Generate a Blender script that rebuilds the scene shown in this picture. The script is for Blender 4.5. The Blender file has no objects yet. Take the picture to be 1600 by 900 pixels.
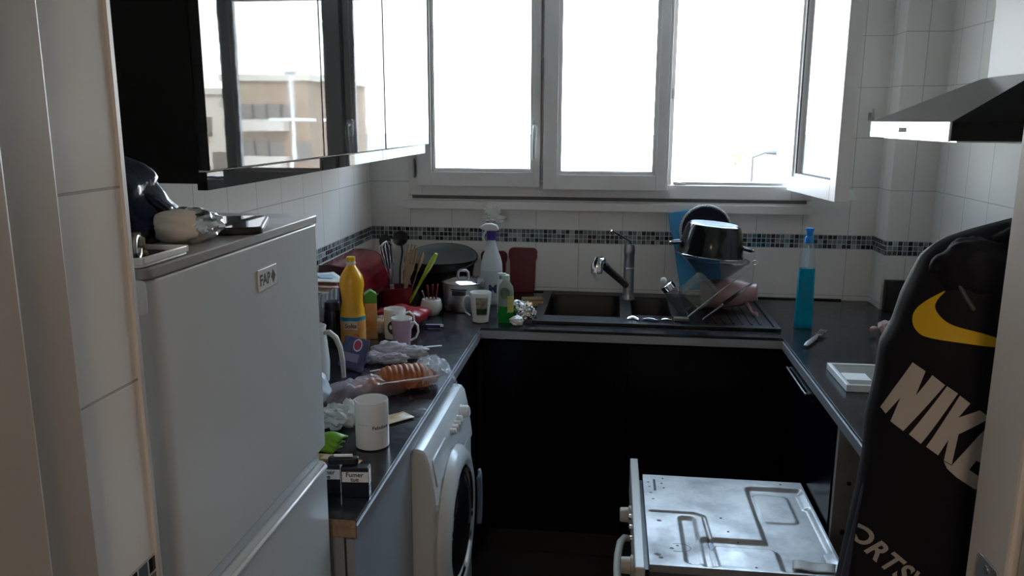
import bpy, bmesh, math, random
from mathutils import Vector, Matrix, noise
R = math.radians
random.seed(7)
sc = bpy.context.scene
COL = sc.collection

# ------------------------------------------------------------------ camera, light, exposure
cam = bpy.data.cameras.new('camera'); co = bpy.data.objects.new('camera', cam); COL.objects.link(co)
YAW, PITCH, ROLL = .1229, .2048, .0037
cam.sensor_width = 36.0; cam.lens = 1264 / 1600 * 36; cam.clip_start = .02; cam.clip_end = 3000
_f = Vector((-math.sin(YAW) * math.cos(PITCH), math.cos(YAW) * math.cos(PITCH), -math.sin(PITCH)))
_r = Vector((math.cos(YAW), math.sin(YAW), 0)); _u = _r.cross(_f)
_r2 = _r * math.cos(ROLL) + _u * math.sin(ROLL); _u2 = _u * math.cos(ROLL) - _r * math.sin(ROLL)
mw = Matrix((_r2, _u2, -_f)).transposed().to_4x4(); mw.translation = Vector((1.051, -3.448, 1.634))
co.matrix_world = mw
sc.camera = co
sc.view_settings.view_transform = 'Standard'; sc.view_settings.look = 'None'
sc.view_settings.gamma = 1; sc.view_settings.use_curve_mapping = False
sc.view_settings.exposure = 0.85

SKY = 8.0
wd = bpy.data.worlds.new('sky'); sc.world = wd; wd.use_nodes = True
nt = wd.node_tree; nt.nodes.clear()
tc = nt.nodes.new('ShaderNodeTexCoord'); sx = nt.nodes.new('ShaderNodeSeparateXYZ')
rp = nt.nodes.new('ShaderNodeValToRGB'); bg = nt.nodes.new('ShaderNodeBackground'); ow = nt.nodes.new('ShaderNodeOutputWorld')
nt.links.new(tc.outputs['Generated'], sx.inputs[0]); nt.links.new(sx.outputs['Z'], rp.inputs[0])
rp.color_ramp.elements[0].position = 0.0; rp.color_ramp.elements[0].color = (.96, .97, .95, 1)
rp.color_ramp.elements[1].position = .45; rp.color_ramp.elements[1].color = (.53, .75, 1.0, 1)
nt.links.new(rp.outputs[0], bg.inputs[0]); bg.inputs[1].default_value = SKY
nt.links.new(bg.outputs[0], ow.inputs[0])

def add_light(name, kind, loc, energy, color=(1, 1, 1), rot=(0, 0, 0), **kw):
    l = bpy.data.lights.new(name, kind); l.energy = energy; l.color = color
    for k, v in kw.items():
        setattr(l, k, v)
    o = bpy.data.objects.new(name, l); COL.objects.link(o); o.location = loc; o.rotation_euler = rot
    return o
add_light('sun', 'SUN', (0, -5, 30), 7.0, (1, .93, .82), (R(52), 0, R(-28)), angle=.009)
HALL_FILL = 6.5
add_light('hall_fill_light', 'AREA', (1.0, -4.1, 2.2), HALL_FILL, (1, .76, .58), (0, 0, 0), shape='DISK', size=.26)  # fill light added behind the camera to brighten the near surfaces
sc.cycles.max_bounces = 10; sc.cycles.diffuse_bounces = 5; sc.cycles.transparent_max_bounces = 16
sc.cycles.sample_clamp_indirect = 6

# ------------------------------------------------------------------ materials
MATS = {}
def mat(name, col, rough=.5, metal=0, spec=.5, trans=0, ior=1.45, coat=0, noise_amt=0, noise_scale=20, bump=0, bump_scale=40, alpha=1, col2=None, sheen=0, emit=None, rough2=None, bump_dist=.002):
    if name in MATS: return MATS[name]
    m = bpy.data.materials.new(name); m.use_nodes = True; t = m.node_tree
    b = t.nodes['Principled BSDF']
    b.inputs['Base Color'].default_value = (*col, 1); b.inputs['Roughness'].default_value = rough
    b.inputs['Metallic'].default_value = metal; b.inputs['Specular IOR Level'].default_value = spec
    b.inputs['Transmission Weight'].default_value = trans; b.inputs['IOR'].default_value = ior
    b.inputs['Coat Weight'].default_value = coat; b.inputs['Alpha'].default_value = alpha
    b.inputs['Sheen Weight'].default_value = sheen
    if col2 or bump or rough2 is not None:
        c = t.nodes.new('ShaderNodeTexCoord')
    if col2 or rough2 is not None:
        n = t.nodes.new('ShaderNodeTexNoise'); n.inputs['Scale'].default_value = noise_scale; n.inputs['Detail'].default_value = 6
        n.inputs['Roughness'].default_value = .65
        t.links.new(c.outputs['Object'], n.inputs['Vector'])
        r = t.nodes.new('ShaderNodeValToRGB'); r.color_ramp.elements[0].position = .38; r.color_ramp.elements[1].position = .68
        t.links.new(n.outputs['Fac'], r.inputs[0])
        if col2:
            mx = t.nodes.new('ShaderNodeMix'); mx.data_type = 'RGBA'
            mx.inputs['A'].default_value = (*col, 1); mx.inputs['B'].default_value = (*col2, 1)
            t.links.new(r.outputs[0], mx.inputs['Factor']); t.links.new(mx.outputs['Result'], b.inputs['Base Color'])
        if rough2 is not None:
            mr = t.nodes.new('ShaderNodeMapRange'); mr.inputs['To Min'].default_value = rough; mr.inputs['To Max'].default_value = rough2
            t.links.new(r.outputs[0], mr.inputs['Value']); t.links.new(mr.outputs[0], b.inputs['Roughness'])
    if bump:
        n2 = t.nodes.new('ShaderNodeTexNoise'); n2.inputs['Scale'].default_value = bump_scale; n2.inputs['Detail'].default_value = 4
        t.links.new(c.outputs['Object'], n2.inputs['Vector'])
        bp = t.nodes.new('ShaderNodeBump'); bp.inputs['Strength'].default_value = bump; bp.inputs['Distance'].default_value = bump_dist
        t.links.new(n2.outputs['Fac'], bp.inputs['Height']); t.links.new(bp.outputs[0], b.inputs['Normal'])
    if emit:
        b.inputs['Emission Color'].default_value = (*emit[0], 1); b.inputs['Emission Strength'].default_value = emit[1]
    MATS[name] = m
    return m

def glass_mat(name, tint=(1, 1, 1), ior=1.5, dirt=0.0, dirtcol=(.8, .8, .8), rough=0.0, solid_dirt=False):
    m = bpy.data.materials.new(name); m.use_nodes = True; t = m.node_tree; t.nodes.clear()
    o = t.nodes.new('ShaderNodeOutputMaterial'); tr = t.nodes.new('ShaderNodeBsdfTransparent'); gl = t.nodes.new('ShaderNodeBsdfGlossy')
    fr = t.nodes.new('ShaderNodeFresnel'); mx = t.nodes.new('ShaderNodeMixShader')
    tr.inputs[0].default_value = (*tint, 1); gl.inputs['Roughness'].default_value = rough
    ge = t.nodes.new('ShaderNodeNewGeometry'); mr = t.nodes.new('ShaderNodeMapRange'); mr.inputs['To Min'].default_value = ior; mr.inputs['To Max'].default_value = 1 / ior
    t.links.new(ge.outputs['Backfacing'], mr.inputs['Value']); t.links.new(mr.outputs[0], fr.inputs[0])
    t.links.new(fr.outputs[0], mx.inputs[0]); t.links.new(tr.outputs[0], mx.inputs[1]); t.links.new(gl.outputs[0], mx.inputs[2])
    last = mx
    if dirt:
        df = t.nodes.new('ShaderNodeBsdfDiffuse' if solid_dirt else 'ShaderNodeBsdfTranslucent'); df.inputs[0].default_value = (*dirtcol, 1)
        m2 = t.nodes.new('ShaderNodeMixShader'); m2.inputs[0].default_value = dirt
        t.links.new(mx.outputs[0], m2.inputs[1]); t.links.new(df.outputs[0], m2.inputs[2]); last = m2
    t.links.new(last.outputs[0], o.inputs[0])
    MATS[name] = m
    return m

def plane_coords(t, axis):
    """2D (horizontal, vertical) surface coordinates taken from world position"""
    g = t.nodes.new('ShaderNodeNewGeometry'); s = t.nodes.new('ShaderNodeSeparateXYZ'); c = t.nodes.new('ShaderNodeCombineXYZ')
    t.links.new(g.outputs['Position'], s.inputs[0])
    t.links.new(s.outputs['X' if axis == 'x' else 'Y'], c.inputs[0]); t.links.new(s.outputs['Z'], c.inputs[1])
    return c

def tile_mat(name, axis, off_h, w=.184, h=.197, off_v=1.174):
    m = bpy.data.materials.new(name); m.use_nodes = True; t = m.node_tree; b = t.nodes['Principled BSDF']
    c = plane_coords(t, axis); mp = t.nodes.new('ShaderNodeMapping'); mp.vector_type = 'POINT'
    mp.inputs['Location'].default_value = (-off_h + 20 * w, -off_v + 20 * h, 0)
    t.links.new(c.outputs[0], mp.inputs[0])
    br = t.nodes.new('ShaderNodeTexBrick'); br.offset = 0; br.squash = 1
    br.inputs['Scale'].default_value = 1; br.inputs['Brick Width'].default_value = w; br.inputs['Row Height'].default_value = h
    br.inputs['Mortar Size'].default_value = .0016; br.inputs['Mortar Smooth'].default_value = .3
    br.inputs['Color1'].default_value = (.80, .765, .72, 1); br.inputs['Color2'].default_value = (.83, .795, .75, 1)
    br.inputs['Mortar'].default_value = (.50, .49, .46, 1)
    t.links.new(mp.outputs[0], br.inputs['Vector']); t.links.new(br.outputs['Color'], b.inputs['Base Color'])
    inv = t.nodes.new('ShaderNodeMath'); inv.operation = 'SUBTRACT'; inv.inputs[0].default_value = 1
    t.links.new(br.outputs['Fac'], inv.inputs[1])
    n = t.nodes.new('ShaderNodeTexNoise'); n.inputs['Scale'].default_value = 9
    t.links.new(c.outputs[0], n.inputs['Vector'])
    ad = t.nodes.new('ShaderNodeMath'); ad.operation = 'MULTIPLY_ADD'; ad.inputs[1].default_value = .25
    t.links.new(n.outputs['Fac'], ad.inputs[0]); t.links.new(inv.outputs[0], ad.inputs[2])
    bp = t.nodes.new('ShaderNodeBump'); bp.inputs['Strength'].default_value = .5; bp.inputs['Distance'].default_value = .0015
    t.links.new(ad.outputs[0], bp.inputs['Height']); t.links.new(bp.outputs[0], b.inputs['Normal'])
    b.inputs['Roughness'].default_value = .22
    MATS[name] = m; return m

def mosaic_mat(name, axis, off_h, cell=.019, off_v=1.174):
    m = bpy.data.materials.new(name); m.use_nodes = True; t = m.node_tree; b = t.nodes['Principled BSDF']
    c = plane_coords(t, axis); mp = t.nodes.new('ShaderNodeMapping')
    mp.inputs['Location'].default_value = (-off_h + 200 * cell, -off_v + 200 * cell, 0)
    t.links.new(c.outputs[0], mp.inputs[0])
    br = t.nodes.new('ShaderNodeTexBrick'); br.offset = 0; br.inputs['Scale'].default_value = 1
    br.inputs['Brick Width'].default_value = cell; br.inputs['Row Height'].default_value = cell
    br.inputs['Mortar Size'].default_value = .0013; br.inputs['Mortar Smooth'].default_value = .1
    t.links.new(mp.outputs[0], br.inputs['Vector'])
    dv = t.nodes.new('ShaderNodeVectorMath'); dv.operation = 'DIVIDE'; dv.inputs[1].default_value = (cell, cell, 1)
    fl = t.nodes.new('ShaderNodeVectorMath'); fl.operation = 'FLOOR'; wn = t.nodes.new('ShaderNodeTexWhiteNoise'); wn.noise_dimensions = '2D'
    t.links.new(mp.outputs[0], dv.inputs[0]); t.links.new(dv.outputs[0], fl.inputs[0]); t.links.new(fl.outputs[0], wn.inputs['Vector'])
    rp = t.nodes.new('ShaderNodeValToRGB'); rp.color_ramp.interpolation = 'CONSTANT'
    e = rp.color_ramp.elements; e[0].position = 0; e[0].color = (.012, .014, .016, 1); e[1].position = .35; e[1].color = (.07, .085, .09, 1)
    for p, cc in ((.55, (.16, .20, .20)), (.75, (.10, .15, .17)), (.9, (.30, .34, .34))):
        x = e.new(p); x.color = (*cc, 1)
    t.links.new(wn.outputs['Value'], rp.inputs[0])
    mx = t.nodes.new('ShaderNodeMix'); mx.data_type = 'RGBA'; mx.inputs['B'].default_value = (.62, .62, .60, 1)
    t.links.new(br.outputs['Fac'], mx.inputs['Factor']); t.links.new(rp.outputs[0], mx.inputs['A'])
    t.links.new(mx.outputs['Result'], b.inputs['Base Color'])
    bp = t.nodes.new('ShaderNodeBump'); bp.invert = True; bp.inputs['Strength'].default_value = .6; bp.inputs['Distance'].default_value = .0015
    t.links.new(br.outputs['Fac'], bp.inputs['Height']); t.links.new(bp.outputs[0], b.inputs['Normal'])
    b.inputs['Roughness'].default_value = .12
    MATS[name] = m; return m

TX = tile_mat('tile_across', 'x', .1763); TY = tile_mat('tile_along', 'y', -.78)
TXL = tile_mat('tile_across_low', 'x', .1763, off_v=1.117); TYL = tile_mat('tile_along_low', 'y', -.78, off_v=1.117)
MX_ = mosaic_mat('mosaic_across', 'x', 0); MY_ = mosaic_mat('mosaic_along', 'y', 0)
paint = mat('wall_paint', (.64, .58, .50), .6, bump=.15, bump_scale=60)
ceilm = mat('ceiling_paint', (.75, .74, .72), .8)
jambm = mat('door_frame_paint', (.42, .37, .32), .4, bump=.25, bump_scale=25)
jambr = mat('door_frame_light_paint', (.60, .58, .55), .45, bump=.3, bump_scale=30)
pvc = mat('window_plastic', (.78, .73, .70), .35)
rubber = mat('black_rubber', (.02, .02, .02), .6)
floorm = mat('dark_floor', (.028, .026, .028), .35, col2=(.04, .038, .04), noise_scale=6)
gloss = mat('black_lacquer', (.004, .004, .005), .012, rough2=.035, noise_scale=3.5, bump=.04, bump_scale=9, bump_dist=.0015)
gloss_low = mat('black_low_lacquer', (.0025, .0025, .005), .20, spec=.14, rough2=.28, noise_scale=5)
blackm = mat('black_laminate', (.006, .006, .006), .4, spec=.3)
carc = mat('grey_carcass', (.40, .38, .36), .6)
steel = mat('brushed_steel', (.62, .61, .60), .28, metal=1, rough2=.38, noise_scale=30)
steel_soft = mat('satin_steel', (.55, .55, .55), .35, metal=1)
chrome = mat('chrome', (.75, .75, .76), .09, metal=1)
darksteel = mat('dark_steel', (.40, .40, .41), .3, metal=1)
alu = mat('aluminium_edge', (.36, .37, .39), .4, metal=.6)
worktop_m = mat('worktop_laminate', (.012, .014, .019), .15, rough2=.24, noise_scale=40, col2=(.015, .017, .022), bump=.12, bump_scale=160, bump_dist=.0006)
whitegl = mat('white_enamel', (.61, .64, .65), .22)
whitepl = mat('white_plastic', (.72, .72, .70), .35)
greypl = mat('grey_plastic', (.30, .31, .33), .4)
darkpl = mat('black_plastic', (.012, .012, .013), .35)
ceramic = mat('white_ceramic', (.74, .74, .72), .15)
paper = mat('white_paper', (.78, .77, .74), .7)
tissue_m = mat('tissue_paper', (.74, .75, .72), .9, bump=.5, bump_scale=60)
red_gl = mat('dark_red_gloss', (.13, .008, .012), .18)
red_mat = mat('dark_red_plastic', (.12, .008, .012), .4)
lilac = mat('lilac_glaze', (.42, .29, .36), .25)
foil_m = mat('aluminium_foil', (.80, .80, .80), .26, metal=1, bump=.4, bump_scale=30, bump_dist=.003)
sink_m = mat('black_composite', (.0055, .0055, .0065), .42)
wood = mat('pale_wood', (.45, .30, .18), .6, col2=(.38, .24, .13), noise_scale=30)
green_pl = mat('lime_plastic', (.32, .45, .03), .35)
blue_bag_m = mat('navy_foil_bag', (.0012, .0025, .020), .13, spec=.4, bump=.5, bump_scale=22, bump_dist=.008)
ink = mat('black_ink', (.02, .02, .02), .5)
navy_pl = mat('navy_plastic', (.01, .015, .10), .25)
glass_w = glass_mat('window_glass', dirt=.04, dirtcol=(.95, .93, .9))
glass_clear = glass_mat('clear_glass', tint=(.86, .88, .88), dirt=.10, dirtcol=(.35, .36, .35))
film = glass_mat('clear_film', tint=(.90, .87, .88), dirt=.45, dirtcol=(.74, .63, .66), rough=.12, ior=1.45)
film_plain = glass_mat('plain_film', tint=(.96, .96, .96), dirt=.25, dirtcol=(.7, .7, .7), rough=.15, ior=1.45)

# ------------------------------------------------------------------ mesh helpers
class G:
    def __init__(s): s.v = []; s.f = []; s.m = []; s.mi = 0
    def add(s, vs, fs):
        n = len(s.v); s.v += [tuple(v) for v in vs]
        for f in fs: s.f.append(tuple(i + n for i in f)); s.m.append(s.mi)
        return s
    def box(s, x0, x1, y0, y1, z0, z1):
        v = [(x, y, z) for x in (x0, x1) for y in (y0, y1) for z in (z0, z1)]
        return s.add(v, [(0, 1, 3, 2), (4, 6, 7, 5), (0, 4, 5, 1), (2, 3, 7, 6), (0, 2, 6, 4), (1, 5, 7, 3)])
    def rbox(s, x0, x1, y0, y1, z0, z1, r=.01, seg=3, axis='z'):
        """box with rounded corners seen along an axis"""
        def rr(a0, a1, b0, b1):
            p = []
            for (cx, cy, st) in ((a1 - r, b1 - r, 0), (a0 + r, b1 - r, 90), (a0 + r, b0 + r, 180), (a1 - r, b0 + r, 270)):
                for k in range(seg + 1):
                    a = R(st + 90 * k / seg); p.append((cx + r * math.cos(a), cy + r * math.sin(a)))
            return p
        if axis == 'z': return s.prism(rr(x0, x1, y0, y1), z0, z1, 'z')
        if axis == 'y': return s.prism(rr(x0, x1, z0, z1), y0, y1, 'y')
        return s.prism(rr(y0, y1, z0, z1), x0, x1, 'x')
    def prism(s, poly, a, b, axis='z'):
        def P(p, h): return (p[0], p[1], h) if axis == 'z' else ((p[0], h, p[1]) if axis == 'y' else (h, p[0], p[1]))
        n = len(poly); v = [P(p, a) for p in poly] + [P(p, b) for p in poly]
        f = [(i, (i + 1) % n, n + (i + 1) % n, n + i) for i in range(n)] + [tuple(reversed(range(n))), tuple(range(n, 2 * n))]
        return s.add(v, f)
    def lathe(s, prof, n=32, M=None, cap=True, sx=1, sy=1, rfun=None):
        M = M or Matrix.Identity(4); vs = []; fs = []
        for (r, z) in prof:
            for k in range(n):
                a = 2 * math.pi * k / n; rr = r * (rfun(a, z) if rfun else 1)
                vs.append(M @ Vector((rr * math.cos(a) * sx, rr * math.sin(a) * sy, z)))
        for i in range(len(prof) - 1):
            for k in range(n):
                k2 = (k + 1) % n
                fs.append((i * n + k, i * n + k2, (i + 1) * n + k2, (i + 1) * n + k))
        if cap:
            if prof[0][0] > 1e-4: fs.append(tuple(reversed(range(n))))
            if prof[-1][0] > 1e-4: fs.append(tuple((len(prof) - 1) * n + k for k in range(n)))
        return s.add(vs, fs)
    def tube(s, pts, r, n=10, closed=False, flat=1.0):
        pts = [Vector(p) for p in pts]; N = len(pts); vs = []; fs = []
        up = None
        for i, p in enumerate(pts):
            if closed: t = pts[(i + 1) % N] - pts[i - 1]
            else: t = pts[min(i + 1, N - 1)] - pts[max(i - 1, 0)]
            t.normalize()
            if up is None:
                up = Vector((0, 0, 1)) if abs(t.z) < .9 else Vector((1, 0, 0))
            a = t.cross(up)
            if a.length < 1e-5: a = t.orthogonal()
            a.normalize(); b = a.cross(t); up = b
            rr = r[i] if isinstance(r, (list, tuple)) else r
            for k in range(n):
                g = 2 * math.pi * k / n; vs.append(p + a * rr * math.cos(g) + b * rr * flat * math.sin(g))
        for i in range(N if closed else N - 1):
            j = (i + 1) % N
            for k in range(n):
                k2 = (k + 1) % n; fs.append((i * n + k, i * n + k2, j * n + k2, j * n + k))
        if not closed: fs += [tuple(reversed(range(n))), tuple((N - 1) * n + k for k in range(n))]
        return s.add(vs, fs)
    def grid(s, fn, nu, nv, closeu=False):
        vs = [fn(i / (nu if closeu else nu - 1), j / (nv - 1)) for j in range(nv) for i in range(nu)]; fs = []
        for j in range(nv - 1):
            for i in range(nu if closeu else nu - 1):
                i2 = (i + 1) % nu; fs.append((j * nu + i, j * nu + i2, (j + 1) * nu + i2, (j + 1) * nu + i))
        return s.add(vs, fs)
    def ico(s, c, r, sub=3, amp=0, freq=8, seed=0, sq=(1, 1, 1), flat=None):
        bm = bmesh.new(); bmesh.ops.create_icosphere(bm, subdivisions=sub, radius=1)
        vs = []
        for v in bm.verts:
            d = v.co.normalized()
            k = 1 + amp * noise.noise(d * freq + Vector((seed, seed * 2, 0))) + amp * .6 * abs(noise.noise(d * freq * 2.3 + Vector((seed, 5, 0))))
            p = Vector((d.x * sq[0] * r, d.y * sq[1] * r, d.z * sq[2] * r)) * k
            if flat is not None: p.z = max(p.z, flat)
            vs.append(p + Vector(c))
        bm.verts.index_update(); fs = [tuple(v.index for v in f.verts) for f in bm.faces]; bm.free()
        return s.add(vs, fs)

def mk(name, g, m, parent=None, loc=(0, 0, 0), rot=(0, 0, 0), smooth=35, bevel=0, solid=0, label=None, sub=0):
    me = bpy.data.meshes.new(name); me.from_pydata(g.v, [], g.f)
    ms = m if isinstance(m, (list, tuple)) else [m]
    for x in ms: me.materials.append(x)
    if len(ms) > 1:
        for p, i in zip(me.polygons, g.m): p.material_index = i
    me.update(); bm = bmesh.new(); bm.from_mesh(me); bmesh.ops.recalc_face_normals(bm, faces=bm.faces); bm.to_mesh(me); bm.free()
    if smooth:
        me.shade_smooth(); me.set_sharp_from_angle(angle=R(smooth))
    o = bpy.data.objects.new(name, me); COL.objects.link(o); o.location = loc; o.rotation_euler = rot
    if parent: o.parent = parent
    if solid:
        md = o.modifiers.new('solid', 'SOLIDIFY'); md.thickness = solid; md.offset = 0
    if bevel:
        md = o.modifiers.new('bevel', 'BEVEL'); md.width = bevel; md.segments = 2; md.limit_method = 'ANGLE'; md.angle_limit = R(40)
    if sub:
        md = o.modifiers.new('sub', 'SUBSURF'); md.levels = sub; md.render_levels = sub
    if label: o['label'] = label
    return o

def thing(name, label, cat, loc=(0, 0, 0), rot=(0, 0, 0), group=None):
    o = bpy.data.objects.new(name, None); COL.objects.link(o); o.location = loc; o.rotation_euler = rot
    o.empty_display_size = .05
    return tag(o, label, cat, group)
def tag(o, label, cat, group=None):
    o['label'] = label; o['category'] = cat
    if group: o['group'] = group
    return o
def struct(name, g, m, **k):
    o = mk(name, g, m, smooth=k.pop('smooth', 0), **k); o['kind'] = 'structure'; return o
def text_geo(body, size, extr=0, align='CENTER', shear=0, bold=0, space=1.0):
    cu = bpy.data.curves.new('t', 'FONT'); cu.body = body; cu.size = size; cu.align_x = align; cu.align_y = 'CENTER'
    cu.shear = shear; cu.offset = bold; cu.space_character = space; cu.extrude = extr
    o = bpy.data.objects.new('t', cu); COL.objects.link(o)
    bpy.context.view_layer.update()
    me = bpy.data.meshes.new_from_object(o.evaluated_get(bpy.context.evaluated_depsgraph_get()))
    g = G(); g.add([v.co[:] for v in me.vertices], [tuple(p.vertices) for p in me.polygons])
    bpy.data.objects.remove(o); bpy.data.curves.remove(cu); bpy.data.meshes.remove(me)
    return g
def mapg(g, fn):
    g.v = [tuple(fn(Vector(v))) for v in g.v]; return g
def arc(c, r, a0, a1, n, plane='xz', ry=None):
    ry = ry or r; out = []
    for k in range(n + 1):
        a = R(a0 + (a1 - a0) * k / n); u, v = r * math.cos(a), ry * math.sin(a)
        out.append((c[0] + u, c[1], c[2] + v) if plane == 'xz' else ((c[0] + u, c[1] + v, c[2]) if plane == 'xy' else (c[0], c[1] + u, c[2] + v)))
    return out
RX = Matrix.Rotation(R(90), 4, 'X'); RY = Matrix.Rotation(R(90), 4, 'Y')
def TR(x, y, z): return Matrix.Translation((x, y, z))

# ------------------------------------------------------------------ room shell
H = .90; CEIL = 2.32; WX = 2.12; RWX = 2.285; DY = -2.70
WIN = (.20, 1.835, 1.315, 2.215)          # opening in the window wall
def wall_bands(g, x0, x1, y0, y1, z0, z1):
    """box split in tile / mosaic / tile bands; material index 0, 1, 0"""
    for a, b, i in ((0, 1.117, 2), (1.117, 1.174, 1), (1.174, 9, 0)):
        a, b = max(a, z0), min(b, z1)
        if b > a: g.mi = i; g.box(x0, x1, y0, y1, a, b)
    g.mi = 0
g = G(); wall_bands(g, -.15, WIN[0], 0, .26, 0, CEIL); wall_bands(g, WIN[1], 2.45, 0, .26, 0, CEIL)
wall_bands(g, WIN[0], WIN[1], 0, .26, 0, WIN[2]); wall_bands(g, WIN[0], WIN[1], 0, .26, WIN[3], CEIL)
struct('wall_back', g, [TX, MX_, TXL])
g = G(); wall_bands(g, -.15, 0, DY - .0, 0, 0, CEIL); struct('wall_left', g, [TY, MY_, TYL])
g = G(); wall_bands(g, RWX, 2.45, DY, 0, 0, CEIL); struct('wall_right', g, [TY, MY_, TYL])
g = G(); wall_bands(g, WX, RWX, -.148, 0, 0, CEIL); 
o = struct('trim_1', g, [TX, MX_, TXL])                                   # boxed duct in the corner
g = G(); wall_bands(g, WX - .001, WX, -.1479, -.0005, 0, CEIL); struct('trim_2', g, [TY, MY_, TYL])
g = G(); g.box(-.4, 2.7, -5.2, .26, -.1, 0); struct('floor', g, floorm)
g = G(); g.box(-.4, 2.7, -5.2, .26, CEIL, CEIL + .1); struct('ceiling', g, ceilm)
# partition with the doorway the picture is taken through
g = G(); wall_bands(g, -.15, .571, -2.81, DY, 0, CEIL); struct('wall_partition_left', g, [TY, MY_, TYL])
g = G(); g.box(1.41, 2.45, -2.81, DY, 0, CEIL); g.box(.571, 1.41, -2.81, DY, 2.12, CEIL); struct('wall_partition_right', g, paint)
g = G(); g.box(.5705, .5745, -2.704, -2.698, 0, 2.12); struct('trim_3', g, mat('metal_trim_highlight', (.75, .74, .72), .3, metal=.4))  # whitish colour stands in for the highlight on the metal trim
g = G(); g.box(.45, .585, -2.895, -2.812, 0, 2.12); g.box(.45, .60, -2.95, -2.889, 0, 2.12); struct('door_frame_left', g, jambm, bevel=.004).name = 'trim_4'
g = G(); g.box(1.395, 1.46, -2.772, -2.698, 0, 2.12); g.box(1.402, 1.46, -2.83, -2.772, 0, 2.12); g.box(1.384, 1.46, -2.95, -2.83, 0, 2.12)
struct('trim_5', g, jambr, bevel=.004)
g = G(); g.box(-.4, .45, -2.95, -2.812, 0, CEIL); g.box(1.46, 2.7, -2.95, -2.812, 0, CEIL); g.box(.45, 1.46, -2.95, -2.812, 2.12, CEIL)
g.box(-.5, -.4, -5.2, -2.812, 0, CEIL); g.box(2.7, 2.8, -5.2, -2.812, 0, CEIL); g.box(-.5, 2.8, -5.3, -5.2, 0, CEIL)
struct('wall_hall', g, paint)
t = thing('strike_plate', 'steel latch strike plate set in the right door jamb', 'door latch plate', (1.3945, -2.742, 1.235))
g = G(); g.rbox(-.019, .019, -.06, .014, -.0015, 0, r=.004, axis='z'); mapg(g, lambda v: (v.z, v.x, v.y)); mk('plate', g, steel_soft, t, bevel=.0005)
g = G(); g.box(-.0022, -.0012, -.008, .008, -.04, -.006); mk('latch_hole', g, darkpl, t)
for z in (.006, -.052):
    g = G(); g.lathe([(0, 0), (.004, 0), (.0035, .001), (0, .0012)], 12, TR(-.0015, 0, z) @ Matrix.Rotation(R(-90), 4, 'Y')); mk('screw', g, darksteel, t)

# ------------------------------------------------------------------ window
wn = bpy.data.objects.new('window_1', None); COL.objects.link(wn); wn['kind'] = 'structure'; wn.location = (0, 0, 0)
g = G(); fx0, fx1, fz0, fz1 = .176, 1.857, 1.315, 2.24
g.box(fx0, .235, -.022, .05, fz0, fz1); g.box(1.775, fx1, -.022, .05, fz0, fz1)
g.box(.235, 1.775, -.022, .05, fz0, 1.372); g.box(.235, 1.775, -.022, .05, 2.17, fz1)
g.box(.735, .78, -.010, .05, 1.372, 2.17); g.box(1.255, 1.292, -.010, .05, 1.372, 2.17)
mk('frame', g, pvc, wn, bevel=.004, smooth=0)
g = G(); g.box(.16, 1.858, -.034, .0, 1.258, 1.294); g.box(.17, 1.85, -.012, 0, 1.294, 1.312)
mk('sill_board', g, pvc, wn, bevel=.003, smooth=0)
g = G(); g.box(.19, 1.84, -.013, -.0125, 1.3005, 1.3145); mk('sill_gap_strip', g, mat('grey_gap_strip', (.12, .115, .11), .7), wn)  # thin dark grey strip along the joint of frame and sill
g = G(); g.box(1.30, 1.77, .0, .05, 1.372, 1.384); mk('threshold', g, steel_soft, wn)
g = G(); g.box(1.306, 1.35, -.015, .008, 1.3722, 1.379); g.box(1.318, 1.332, -.018, .004, 1.379, 1.383); mk('latch_keep', g, steel_soft, wn)
def sash(x0, x1, z0, z1, gx0, gx1, gz0, gz1, y0, y1):
    """sash about local origin: frame ring + stepped bead + pane"""
    g = G()
    g.box(x0, gx0 - .012, y0, y1, z0, z1); g.box(gx1 + .012, x1, y0, y1, z0, z1)
    g.box(gx0 - .012, gx1 + .012, y0, y1, z0, gz0 - .012); g.box(gx0 - .012, gx1 + .012, y0, y1, gz1 + .012, z1)
    yb = y0 + .008
    g.box(gx0 - .012, gx0, yb, y1 - .006, gz0 - .012, gz1 + .012); g.box(gx1, gx1 + .012, yb, y1 - .006, gz0 - .012, gz1 + .012)
    g.box(gx0, gx1, yb, y1 - .006, gz0 - .012, gz0); g.box(gx0, gx1, yb, y1 - .006, gz1, gz1 + .012)
    fr = mk('sash', g, pvc, wn, bevel=.002, smooth=0)
    ym = (y0 + y1) / 2
    g = G(); g.box(gx0 + .0002, gx1 - .0002, ym - .002, ym + .002, gz0 + .0002, gz1 - .0002); mk('glass', g, glass_w, fr, smooth=0)
    g = G()
    for a in (gx0, gx1 - .003): g.box(a, a + .003, yb + .003, yb + .006, gz0, gz1)
    g.box(gx0, gx1, yb + .003, yb + .006, gz0, gz0 + .003); mk('gasket', g, rubber, fr, smooth=0)
    return fr
s1 = sash(.222, .747, 1.358, 2.19, .296, .708, 1.43, 2.12, -.05, .0)
s2 = sash(.760, 1.262, 1.35, 2.19, .832, 1.212, 1.424, 2.12, -.06, -.01)
s3 = sash(0, .50, 1.36, 2.19, .06, .435, 1.43, 2.12, -.02, .028)
s3.location = (1.77, -.04, 0); s3.rotation_euler = (0, 0, R(-83))
g = G(); g.prism([(.028, 1.385), (.036, 1.405), (.05, 1.40), (.062, 1.375), (.062, 1.366), (.028, 1.366)], .02, .485, 'x'); mk('weather_bar', g, mat('weather_bar_aluminium', (.8, .8, .78), .3, metal=.3), s3, smooth=0)
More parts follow.
